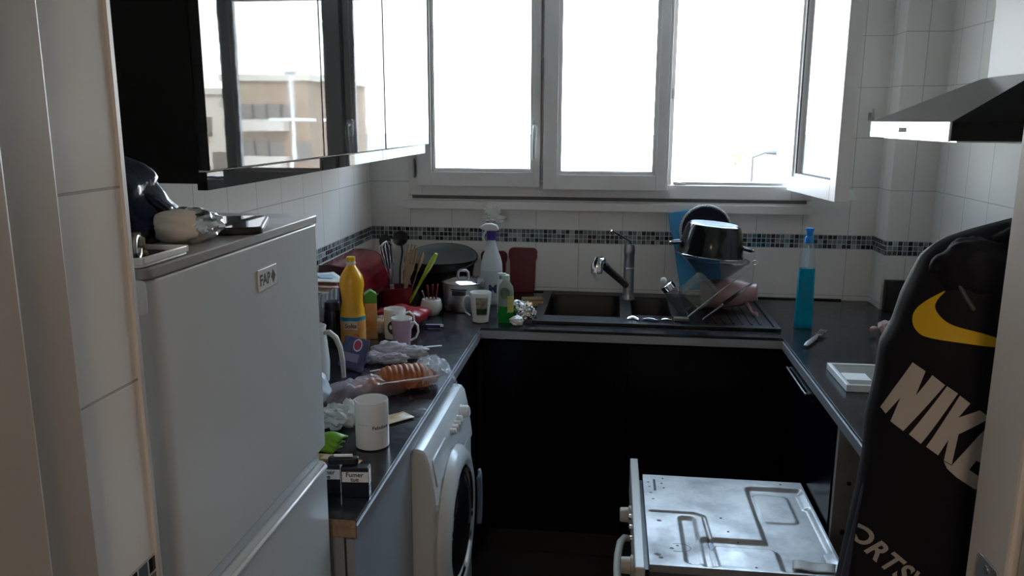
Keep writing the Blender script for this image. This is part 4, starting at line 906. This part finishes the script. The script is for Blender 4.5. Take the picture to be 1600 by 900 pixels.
g = G(); g.lathe([(.013, .1352), (.013, .15), (0, .152)], 24); mk('cap', g, mat('sage_cap', (.35, .42, .34), .4), t)

# cutting boards leaning on the wall
def leaning_board(label, x, w, h, m, y=-.02, tilt=6, z=H + .0005):
    t = thing('cutting_board', label, 'cutting board', (x, y - h * math.sin(R(tilt)), z), (R(-tilt), 0, 0))
    g = G(); p = []
    for (cx, cz, st) in ((w - .02, h - .02, 0), (-w + .02, h - .02, 90)):
        for k in range(7): a = R(st + 15 * k); p.append((cx + .02 * math.cos(a), cz + .02 * math.sin(a)))
    p += [(-w, h * .78), (-w + .006, h * .70), (-w + .010, .012), (-w + .018, 0), (w - .018, 0), (w - .010, .012), (w - .006, h * .70), (w, h * .78)]
    g.prism(p, 0, .009, 'y'); mk('board', g, m, t, bevel=.002)
    return t
leaning_board('dark red plastic board leaning on tiles left of the sink', .674, .062, .195, red_mat, -.014, 5)
leaning_board('dark red plastic board hidden behind the spray bottle', .548, .058, .178, red_mat, -.014, 5)
t = leaning_board('bright blue plastic cutting board leaning behind the drying dishes', 1.335, .095, .33, mat('bright_blue_plastic', (.03, .30, .60), .35), -.075, -0, H + .012)
t.rotation_euler = (R(-8), R(-9), 0); t.location = (1.425, -.115, H + .055)

t = thing('sponge', 'brown scouring sponge on the back left rim of the sink', 'sponge', (.742, -.270, H + .0005), (0, 0, R(14)))
part_box('foam', (-.042, .042, -.026, .026, 0, .022), mat('tan_foam', (.42, .27, .13), .95, bump=.8, bump_scale=120), t, bevel=.004)
part_box('scouring_pad', (-.042, .042, -.026, .026, .0222, .030), mat('dark_pad', (.16, .11, .05), .95), t, bevel=.002)
t = thing('foil_ball', 'crumpled silver foil twist at the sink corner', 'foil', (.742, -.545, H + .0125))
g = G(); g.ico((0, 0, .030), .030, 4, .55, 3.4, 21, (1, .8, 1.0), flat=-.0298); g.ico((.022, -.005, .020), .022, 3, .5, 3, 5, (.8, .7, 1), flat=-.0198); g.ico((-.025, .008, .045), .020, 3, .5, 3, 15); mk('foil', g, foil_m, t, smooth=25)
t = thing('paper_ball', 'small crumpled white paper ball beside the green soap', 'paper ball', (.717, -.605, H + .0005)); g = G(); g.ico((0, 0, .017), .020, 3, .45, 3.2, 31, (1.15, .9, .85), flat=-.0168); mk('paper', g, paper, t, smooth=25)
# tissue on sill
t = thing('crumpled_tissue', 'crumpled white tissue lodged under the window sill above spray bottle', 'tissue', (.545, -.040, 1.2535))
g = G(); g.ico((-.002, -.002, .0), .032, 4, .40, 3, 2, (1, .5, 1.05)); g.ico((.004, 0, -.034), .034, 4, .5, 3.0, 12, (1.3, .5, .55)); mk('paper', g, mat('tissue_white', (.70, .69, .64), .9), t, smooth=40)

# ------------------------------------------------------------------ silver bits on the sink front rim
for i, (x, y, w, lb) in enumerate(((1.140, -.505, .022, 'bent foil scrap, leftmost on the sink front rim'), (1.205, -.515, .030, 'bright curved foil strip in the middle of the sink front rim'), (1.262, -.515, .020, 'narrow foil sliver, rightmost on the sink front rim'))):
    g = G(); g.grid(lambda u, v: ((u - .5) * 2 * w, (v - .5) * .022 + .006 * math.sin(u * 5 + i), .002 + .010 * abs(math.sin(2.2 * v + i)) * (.4 + .6 * math.sin(math.pi * u))), 16, 8)
    o = mk('foil_scrap', g, chrome, None, (x, y, H + .0125), (0, 0, R(-6)), solid=.001); tag(o, lb, 'foil scrap', 'foil scraps on the sink rim')
t = thing('sponge_cloth', 'low grey-green sponge cloth at the drainer front edge', 'sponge', (1.315, -.50, H + .0125)); part_box('foam', (-.028, .028, -.016, .016, 0, .012), mat('grey_green_foam', (.14, .15, .12), .95), t, bevel=.003)

# ------------------------------------------------------------------ drying dishes
t = thing('glass_bowl', 'conical clear glass bowl standing under the upturned casserole', 'bowl', (1.440, -.300, 1.010), (0, R(5), 0))
g = G(); g.lathe([(.020, 0), (.024, .001), (.026, .006), (.128, .104), (.131, .107), (.128, .109), (.124, .106), (.022, .010), (0, .009)], 56); mk('bowl_body', g, glass_clear, t)
g = G(); g.tube([(.130 * math.cos(2 * math.pi * k / 60), .130 * math.sin(2 * math.pi * k / 60), .107) for k in range(60)], .0026, 8, closed=True); mk('thick_rim', g, glass_mat('rim_glass', tint=(.8, .82, .82), dirt=.25, dirtcol=(.7, .7, .7)), t)
def dish(u0, half_in, half_out, z0, z1):
    g = G()
    def sq(h, z, r=.02):
        p = []
        for (cx, cy, st) in ((1, 1, 0), (-1, 1, 90), (-1, -1, 180), (1, -1, 270)):
            for k in range(5): a = R(st + 90 * k / 4); p.append((cx * (h - r) + r * math.cos(a), cy * (h - r) + r * math.sin(a), z))
        return p
    rings = [sq(half_in, 0), sq(half_out - .006, z1 * .9), sq(half_out + .006, z1), sq(half_out + .006, z1 + .003), sq(half_out - .008, z1 * .95), sq(half_in - .003, .004)]
    v = [p for r_ in rings for p in r_]; n = 20; f = []
    for i in range(5):
        for k in range(n): f.append((i * n + k, i * n + (k + 1) % n, (i + 1) * n + (k + 1) % n, (i + 1) * n + k))
    f.append(tuple(reversed(range(n)))); f.append(tuple(5 * n + k for k in range(n))); g.add(v, f); return g
# black casserole upside down on top
t = thing('casserole_pot', 'black casserole upside down on top of the drying dishes', 'pot', (1.430, -.300, 1.127), (R(-1), R(5), 0))
g = G(); g.lathe([(.124, 0), (.127, .003), (.124, .010), (.118, .045), (.106, .100), (.098, .118), (.090, .122), (.088, .1225)], 56, cap=False); g.f.append(tuple(range(56))); g.m.append(0); mk('pot_body', g, mat('black_enamel', (.008, .008, .009), .13, spec=.6), t)
g = G(); g.lathe([(.0885, .1224), (.086, .1245), (.05, .1235), (0, .123)], 56, cap=False); mk('base_disc', g, mat('base_reflection', (.62, .66, .74), .25, metal=.3), t)  # pale colour imitates the white reflection on the upturned base
g = G()
for k in range(4): g.tube([(.02 + .016 * k, 0, .1243), (.02 + .016 * k, .001, .1243)], .0005, 4)
g = G(); g.lathe([(.036, .1238), (.034, .1243), (.020, .1243), (.018, .1238)], 40); mk('base_ring', g, mat('violet_print', (.16, .16, .42), .4), t)
for s in (-1, 1):
    g = G(); g.tube([(s * .118, -.028, .040), (s * .142, -.026, .036), (s * .152, 0, .033), (s * .142, .026, .036), (s * .118, .028, .040)], [.008, .009, .009, .009, .008], 10, flat=.75); mk('handle', g, darkpl, t)
    g = G(); g.lathe([(0, 0), (.005, .001), (.005, .004), (0, .005)], 12, TR(s * .156, -.008, .036) @ Matrix.Rotation(R(90), 4, 'X')); mk('rivet', g, chrome, t)
g = G(); g.tube([(.127 * math.cos(a), .127 * math.sin(a), .0015) for a in [2 * math.pi * k / 60 for k in range(60)]], .0025, 8, closed=True); mk('steel_rim', g, chrome, t)
# pan lid / colander rim with beaded edge behind
t = thing('strainer', 'round dark strainer with beaded light rim behind the casserole', 'strainer', (1.428, -.135, H + .30), (R(84), 0, 0))
n = 110; g = G(); g.tube([(.100 * math.cos(2 * math.pi * k / n), .100 * math.sin(2 * math.pi * k / n), 0) for k in range(n)], [.0055 if k % 2 else .0035 for k in range(n)], 8, closed=True); mk('beaded_rim', g, mat('light_bead', (.50, .49, .46), .5), t)
g = G(); g.lathe([(.098, 0), (.085, -.022), (.05, -.040), (0, -.045)], 48, cap=False); mk('mesh_bowl', g, mat('dark_mesh', (.03, .03, .045), .5), t, solid=.001)
# moka / grater pieces left of the glass dish
t = thing('glass_jar', 'steel and glass jar leaning left among the drying dishes', 'jar', (1.322, -.385, H + .0505), (R(0), R(-38), 0))
g = G(); g.lathe([(.026, -.03), (.030, -.026), (.031, .045), (.027, .062), (.024, .070)], 28); mk('jar_body', g, glass_clear, t)
g = G(); g.lathe([(.027, .0705), (.027, .094), (.020, .098), (0, .098)], 28); mk('lid', g, chrome, t)
g = G(); g.ico((0, 0, .112), .013, 2); mk('knob', g, whitepl, t)
t = thing('table_fork', 'steel fork tilted across the drying dishes', 'fork', (1.345, -.425, H + .015), (0, R(-15), R(0)))
g = G(); g.tube([(0, 0, 0), (-.006, 0, .05), (-.012, 0, .10)], [.004, .0035, .003], 8, flat=.5); mk('handle', g, chrome, t)
g = G()
for k in range(4): g.tube([(-.018 + .004 * k, 0, .112), (-.020 + .004 * k, 0, .15)], .0011, 6)
g.rbox(-.020, -.004, -.001, .001, .10, .113, r=.0009, axis='z'); mk('tines', g, chrome, t)
t = thing('table_knife', 'steel knife lying steeply beside the jar on the drainer', 'knife', (1.395, -.470, H + .012), (0, R(48), R(0)))
t.rotation_euler = (0, R(50), 0)
g = G(); g.prism([(-.007, 0), (-.006, .09), (-.002, .125), (.004, .13), (.006, .09), (.006, 0)], -.0008, .0008, 'y'); mk('blade', g, chrome, t, (0, 0, .095))
g = G(); g.tube([(0, 0, 0), (0, 0, .093)], [.006, .007], 10, flat=.5); mk('handle', g, steel_soft, t)
t = thing('skewer', 'long thin steel skewer leaning up to the right on the drainer', 'skewer', (1.337, -.455, H + .0125))
g = G(); g.tube([(0, 0, 0), (.106, 0, .095), (.234, 0, .208)], .0022, 8); mk('rod', g, steel_soft, t)
g = G(); g.tube([(.236 + .008 * math.cos(a), 0, .215 + .008 * math.sin(a)) for a in [2 * math.pi * k / 16 for k in range(16)]], .0018, 8, closed=True); mk('ring_end', g, steel_soft, t)
t = thing('plastic_box', 'square grey-green clear box tilted under the glass dish', 'box', (1.385, -.425, .920), (R(2), R(-45), 0))
g = dish(0, .045, .052, 0, .050); mapg(g, lambda v: (v.x + .058, v.z - .02, v.y + .058)); mk('box_body', g, glass_mat('grey_green_plastic', tint=(.90, .93, .90), dirt=.30, dirtcol=(.34, .36, .32), rough=.1, solid_dirt=True), t, smooth=40)
# pink jug lying on its side
pink = mat('pink_plastic', (.46, .29, .29), .32)
t = thing('pink_jug', 'dusty pink plastic jug lying on its side on the drainer', 'jug', (1.515, -.255, H + .070), (0, R(84), R(-12)))
g = G(); g.lathe([(.050, -.105), (.056, -.100), (.057, .0), (.052, .05), (.038, .075), (.033, .10), (.034, .108), (.031, .108), (.030, .10), (.035, .074), (.049, .048), (.053, 0), (.052, -.095), (0, -.098)], 40); mk('jug_body', g, pink, t)
g = G(); g.tube([(.034, -.015, .065), (.050, -.035, .08), (.060, -.06, .085), (.064, -.09, .095), (.063, -.108, .11)], [.010, .009, .008, .008, .010], 12, flat=.6); mk('handle', g, pink, t)

# ------------------------------------------------------------------ right worktop
t = thing('glass_cleaner_bottle', 'tall clear bottle of bright blue liquid with blue spray cap', 'bottle', (1.750, -.488, H + .0005), (0, 0, 0))
bl = mat('blue_liquid', (.0, .36, .52), .06, trans=.35, ior=1.33)
def rsq(w, d): return w, d
def rlo(prof, sy=.62, n=40):
    g = G(); g.lathe(prof, n, sx=1, sy=sy, rfun=lambda a, z: 1 / max(.72, (abs(math.cos(a)) ** 5 + abs(math.sin(a)) ** 5) ** .2) ** 1.0 * .93); return g
g = rlo([(.030, 0), (.033, .004), (.0335, .02), (.0315, .12), (.029, .218)]); mk('blue_liquid', g, bl, t)
g = rlo([(.0292, .2185), (.0275, .255), (.023, .285), (.016, .302), (.013, .308)]); mk('clear_shoulder', g, glass_clear, t)
g = G(); g.tube([(0, 0, .30), (.002, 0, .16), (0, 0, .02)], .002, 8); mk('dip_tube', g, whitepl, t)
g = G(); g.lathe([(.0145, .3085), (.0155, .311), (.0155, .328), (.0115, .334), (.0125, .350), (.0145, .358), (.0135, .362), (0, .363)], 30); mk('spray_cap', g, mat('bright_blue_cap', (.02, .24, .70), .3), t)
g = G(); g.tube([(0, 0, .355), (-.006, -.016, .353)], [.006, .004], 10); mk('nozzle', g, mat('bright_blue_cap', (0, 0, 0)), t)
t = thing('fork', 'steel fork lying by the worktop corner near the blue bottle', 'fork', (1.697, -.772, H + .008), (0, 0, R(62)))
t.scale = (1.9, 1.6, 1.3)
g = G(); g.tube([(0, 0, 0), (.02, 0, .001), (.055, 0, .001), (.075, 0, .004)], [.004, .0065, .006, .003], 10, flat=.5); mk('handle', g, steel_soft, t)
g = G(); g.tube([(.074, 0, .004), (.084, 0, .003)], [.003, .008], 8, flat=.25)
for k in range(4): g.tube([(.083, -.0066 + .0044 * k, .003), (.10, -.0066 + .0044 * k, .001), (.118, -.0060 + .0040 * k, .005)], .0012, 6)
mk('tines', g, chrome, t)
t = thing('garlic_bulb', 'pinkish garlic bulb half hidden by the hanging jacket', 'garlic', (2.005, -.560, H + .008))
g = G(); g.lathe([(.004, 0), (.018, .004), (.026, .016), (.022, .032), (.009, .042), (.006, .055), (.004, .06), (0, .061)], 32, rfun=lambda a, z: 1 + .12 * abs(math.sin(a * 4))); mk('bulb', g, mat('garlic_skin', (.45, .30, .28), .6, col2=(.55, .42, .38), noise_scale=30), t, rot=(R(35), R(20), 0)).location = (0, 0, .006)
g = G(); g.ico((-.034, -.012, .013), .014, 2, .2, 2, 3, (1, .8, .9)); mk('clove', g, mat('garlic_skin', (.45, .3, .28)), t)
t = thing('glass_shelf_panel', 'white framed glass panel with paper label lying on right worktop', 'panel', (1.708, -1.215, H + .0005), (0, 0, R(0)))
g = G()
for b in ((0, .40, 0, .010), (0, .40, .204, .214), (0, .012, .01, .204), (.388, .40, .01, .204)): g.box(b[0], b[1], b[2], b[3], 0, .020)
mk('frame', g, whitepl, t, smooth=0, bevel=.002)
g = G(); g.box(.012, .388, .010, .204, .008, .016); mk('glass', g, mat('grey_glass', (.24, .23, .21), .12), t, smooth=0)
g = G(); g.box(.016, .085, .06, .125, .0162, .0166); mk('paper_label', g, paper, t, smooth=0)
t = thing('white_tray', 'white edged tray beside the glass panel partly behind jacket', 'tray', (1.765, -1.50, H + .0005), (0, 0, R(0)))
g = G(); g.box(0, .30, 0, .24, 0, .006); g.box(0, .012, 0, .24, .006, .016); g.box(.012, .30, 0, .010, .006, .016); g.box(.012, .30, .23, .24, .006, .016); mk('tray_body', g, whitepl, t, smooth=0, bevel=.002)
t = thing('splashback_panel', 'dark panel standing on the worktop against the corner wall', 'panel', (2.138, -.165, H + .0005))
g = G(); g.box(-.012, .145, -.012, .012, 0, .122); mk('panel', g, mat('dark_panel', (.022, .02, .018), .5), t, smooth=0, bevel=.003)
g = G(); g.box(-.010, .143, -.0124, -.0122, .002, .010); mk('bottom_seal', g, rubber, t, smooth=0)

# ------------------------------------------------------------------ hanging jacket
# left edge outline (z, x) from top to bottom; hangs on the partition wall beside the doorway
OUT = [(1.5364, 1.4634), (1.5298, 1.4419), (1.5242, 1.4242), (1.5168, 1.4037), (1.5074, 1.3878), (1.4944, 1.376), (1.4785, 1.3708), (1.4524, 1.3615), (1.4226, 1.3549), (1.399, 1.3443), (1.358, 1.3425), (1.316, 1.3365), (1.2731, 1.3375), (1.2293, 1.3347), (1.1846, 1.3291), (1.1547, 1.3263), (1.0428, 1.3142), (0.903, 1.3095), (0.8004, 1.3095)]
JR, JY, JD = 1.56, -2.56, .060
def jl(z):
    for (za, xa), (zb, xb) in zip(OUT, OUT[1:]):
        if zb <= z <= za: k = (za - z) / (za - zb); return xa + (xb - xa) * k
    return OUT[-1][1] if z < .8 else OUT[0][1]
def jfront(x, z):
    L = jl(z); c = (L + JR) / 2; h = (JR - L) / 2; s = max(-.999, min(.999, (x - c) / h))
    dep = JD * (1 - .0 * z) * min(1, ((1.56 - z) / .12) + .25)
    y = JY - dep * (1 - abs(s) ** 2.6) ** .42
    fold = .0075 * math.sin((x - L) * 46 + (z - 1.2) * 5.0) * (1 - min(1, (x - L) / .05)) + .003 * noise.noise(Vector((x * 9, z * 5, 1)))
    return y + fold
def jk(u, v):
    z = 1.536 - v * (1.536 - .801); a = u * 2 * math.pi; L = jl(z); c = (L + JR) / 2; h = (JR - L) / 2
    s = -math.cos(a); x = c + h * s
    if u <= .5: return (x, jfront(x, z), z)
    dep = .055 * min(1, ((1.56 - z) / .12) + .25); return (x, JY + dep * (1 - abs(s) ** 2.6) ** .42, z)
t = thing('hoodie', 'black hooded sweatshirt with yellow and white print hanging by the right door jamb', 'sweatshirt', (0, 0, 0))
g = G(); g.grid(jk, 96, 110, True); g.f.append(tuple(range(96))); g.m.append(0); g.f.append(tuple(109 * 96 + k for k in range(96))); g.m.append(0)
navy_f = mat('black_navy_fabric', (.0045, .005, .009), .7, spec=.25, bump=.35, bump_scale=300, bump_dist=.0006)
mk('body', g, navy_f, t, smooth=70)
# hood lobes at the top
g = G(); g.ico((1.420, -2.585, 1.484), .040, 4, .18, 1.8, 4, (.95, .85, .9)); g.ico((1.468, -2.580, 1.494), .046, 4, .15, 1.8, 9, (.9, .8, .9)); mk('hood', g, navy_f, t, smooth=80)
sv = G(); sv.tube([(jl(1.30 - .045 * k) + .008 + .0008 * k, JY - .006 - .002 * k, 1.30 - .045 * k) for k in range(12)], [.004 + .0016 * k for k in range(12)], 14, flat=1.3)
mk('sleeve', sv, mat('sheen_sleeve', (.02, .026, .05), .7), t, smooth=80)  # lighter bluish colour imitates the window sheen on the left edge
g = G(); g.tube([(x, jfront(x, z) - .001, z) for x, z in ((1.4184, 1.5184), (1.4025, 1.5091), (1.3969, 1.4904), (1.3979, 1.4736), (1.4044, 1.4596), (1.41, 1.4512))], .0022, 8); mk('seam', g, mat('grey_piping', (.05, .05, .06), .6), t)
def decal(name, poly, m, off=.0022):
    """flat print cut into small cells and laid on the cloth"""
    bm = bmesh.new(); vs = [bm.verts.new((x, 0, z)) for x, z in poly]; bm.faces.new(vs)
    xs = [p[0] for p in poly]; zs = [p[1] for p in poly]
    for n_, lo, hi, ax in ((int((max(xs) - min(xs)) / .004) + 1, min(xs), max(xs), 0), (int((max(zs) - min(zs)) / .006) + 1, min(zs), max(zs), 2)):
        for k in range(1, n_):
            c = [0, 0, 0]; c[ax] = lo + (hi - lo) * k / n_; nn = [0, 0, 0]; nn[ax] = 1
            bmesh.ops.bisect_plane(bm, geom=bm.verts[:] + bm.edges[:] + bm.faces[:], plane_co=c, plane_no=nn)
    bm.verts.index_update(); g = G(); g.add([(v.co.x, jfront(v.co.x, v.co.z) - off, v.co.z) for v in bm.verts], [tuple(v.index for v in f.verts) for f in bm.faces]); bm.free()
    return mk(name, g, m, t, smooth=60)
pw = mat('white_print', (.42, .41, .39), .6); py_ = mat('yellow_print', (.58, .38, .01), .5)
LT = {'N': [(1.3568, 1.3962), (1.3671, 1.3897), (1.3615, 1.3617), (1.3727, 1.3869), (1.3839, 1.3785), (1.354, 1.3216), (1.3438, 1.3282), (1.3503, 1.3561), (1.3401, 1.3347), (1.3363, 1.3394)], 'I': [(1.3857, 1.3776), (1.396, 1.3711), (1.369, 1.3123), (1.3587, 1.3198)], 'K': [(1.3979, 1.3692), (1.4081, 1.3617), (1.3988, 1.3459), (1.4174, 1.3552), (1.4286, 1.3477), (1.4007, 1.3282), (1.3979, 1.2946), (1.3904, 1.2983), (1.3923, 1.3216), (1.3848, 1.303), (1.3736, 1.3104)], 'E': [(1.3904, 1.2974), (1.3941, 1.2899), (1.4035, 1.2815), (1.423, 1.2694), (1.4305, 1.2806), (1.4146, 1.2909), (1.4202, 1.3011), (1.4296, 1.2974), (1.4305, 1.3058), (1.424, 1.3076), (1.4324, 1.3198), (1.4296, 1.3421), (1.4193, 1.3282), (1.4035, 1.303), (1.3979, 1.2937)]}
for k, p in LT.items(): decal('printed_letter', [(x + .007, z - .006) for x, z in p], pw)
def rounded(p, n=2):
    for _ in range(n): p = [q for a, b in zip(p, p[1:] + p[:1]) for q in (((a[0] * 3 + b[0]) / 4, (a[1] * 3 + b[1]) / 4), ((a[0] + b[0] * 3) / 4, (a[1] + b[1] * 3) / 4))]
    return p
decal('printed_swoosh', rounded([(x + .009, z - .013) for x, z in [(1.3792, 1.4811), (1.3746, 1.4774), (1.3624, 1.4652), (1.3559, 1.4531), (1.355, 1.441), (1.3587, 1.4335), (1.3643, 1.4307), (1.3895, 1.4307), (1.4109, 1.4289), (1.4268, 1.4279), (1.4398, 1.427), (1.465, 1.427), (1.465, 1.4307), (1.4389, 1.4345), (1.4277, 1.4363), (1.4091, 1.4419), (1.3941, 1.4447), (1.382, 1.4475), (1.3746, 1.4531), (1.3699, 1.4615), (1.3718, 1.4699)]]), py_)
g = text_geo('PORTSWEAR', .032, align='LEFT', bold=.0009, space=1.12); an = R(-35)
mapg(g, lambda v: (v.x * .72 + v.y * .05, v.y)+ (0,)); mapg(g, lambda v: (1.3150 + v.x * math.cos(an) - v.y * math.sin(an), 0, 1.1985 + v.x * math.sin(an) + v.y * math.cos(an)))
g.v = [(max(x, jl(z) + .002), jfront(max(x, jl(z) + .002), z) - .003, z) for x, y, z in g.v]; mk('printed_text', g, mat('grey_print', (.30, .30, .29), .6), t, smooth=0)
t = thing('coat_hook', 'metal coat hook behind the hanging sweatshirt', 'hook', (1.50, DY + .0005, 1.52)); g = G(); g.tube([(0, 0, 0), (0, .03, -.01), (0, .07, .01), (0, .09, .03)], .005, 8); mk('hook', g, chrome, t)

# ------------------------------------------------------------------ added shade above the hall fill light, behind the camera
t = thing('added_lamp_shade', 'round white shade added above the hall fill light', 'ceiling lamp', (1.0, -4.1, CEIL)); g = G(); g.lathe([(.15, 0), (.15, -.03), (.14, -.05), (.13, -.06), (.13, -.05), (0, -.045)], 40); mk('shade', g, whitepl, t)

# ------------------------------------------------------------------ outside the window
GZ = -14
g = G(); g.box(-500, 500, 1.5, 900, GZ - 1, GZ); struct('ground_outside', g, mat('pale_ground', (.50, .48, .44), .9, col2=(.40, .42, .34), noise_scale=.05)).name = 'ground'
brick = mat('warm_facade', (.30, .20, .13), .8, col2=(.40, .31, .22), noise_scale=.12)
pale = mat('pale_facade', (.62, .56, .48), .8); winm = mat('facade_window', (.20, .17, .14), .3)
def block(label, x0, x1, y, top, m, cols, rows, dep=12, group=None):
    t = thing('apartment_building', label, 'building', (x0, y, GZ)); h = top - GZ; w = x1 - x0
    g = G(); g.box(0, w, 0, dep, 0, h); mk('facade', g, m, t, smooth=0)
    g = G(); g.box(-.3, w + .3, -.3, dep + .3, h + .01, h + .5); mk('roof', g, pale, t, smooth=0)
    for r_ in range(rows):
        for c in range(cols):
            if (r_ * 7 + c * 3) % 5 == 0: continue
            xx = w * (c + .5) / cols; zz = h - 2.6 - 2.9 * r_; g = G(); g.box(xx - .65, xx + .65, -.05, -.01, zz - .8, zz + .8); mk('window', g, winm, t, smooth=0)
    for r_ in range(rows):
        zz = h - 3.9 - 2.9 * r_; g = G(); g.box(w * .25, w * .75, -1.0, -.02, zz, zz + .9); mk('balcony', g, pale, t, smooth=0)
    return t
block('long tan apartment block seen mirrored in the cupboard doors', 24.0, 31.0, 60, 4.6, brick, 6, 6)
block('pale apartment block far to the right outside', 32.2, 38, 62, 3.6, pale, 5, 6)
block('distant pale block left in the open window', 32, 42, 300, -9, pale, 3, 1)
def tree(x, y, h, r_, label, m):
    t = thing('tree', label, 'tree', (x, y, GZ)); g = G(); g.tube([(0, 0, 0), (.1, 0, h * .5), (0, 0, h * .8)], [.18, .14, .08], 8); mk('trunk', g, mat('bark', (.12, .09, .06), .9), t)
    g = G(); g.ico((0, 0, h * .75), r_, 4, .5, 3, x, (1, 1, .9)); mk('crown', g, m, t)
leaf = mat('pale_leaves', (.30, .38, .12), .9, col2=(.45, .48, .22), noise_scale=2)
tree(17.0, 92, 9.6, 1.3, 'small green tree beyond the open window', leaf); tree(39, 260, 9, 4, 'yellow green tree far off in the open window', leaf)
tree(20.0, 38, 11, 2.4, 'green tree beside the tan block mirrored in the cupboards', leaf)
def lamp(x, y, h, label):
    t = thing('street_lamp', label, 'street lamp', (x, y, GZ)); g = G(); g.tube([(0, 0, 0), (0, 0, h)], [.13, .08], 10); mk('pole', g, mat('lamp_post_white', (.75, .75, .72), .4), t)
    g = G(); g.tube([(-1.1, 0, h - 2.0), (1.1, 0, h - 2.0)], .07, 8); mk('crossarm', g, mat('lamp_post_white', (0, 0, 0)), t)
    g = G(); g.rbox(-.25, .25, -.12, .12, h - .02, h + .1, r=.05); mk('lamp_head', g, greypl, t)
lamp(14.0, 32, GZ * -1 + 3.6, 'tall white street lamp mirrored in the cupboard doors')
t = thing('street_lamp', 'thin dark street lamp below the open window', 'street lamp', (7.2, 34, GZ)); g = G(); g.tube([(0, 0, 0), (0, 0, 14.1)], [.10, .05], 8); mk('pole', g, darkpl, t)
g = G(); g.tube([(0, 0, 14.05), (.5, 0, 14.25), (1.0, 0, 14.25)], [.05, .06, .12], 8); mk('lamp_head', g, darkpl, t)
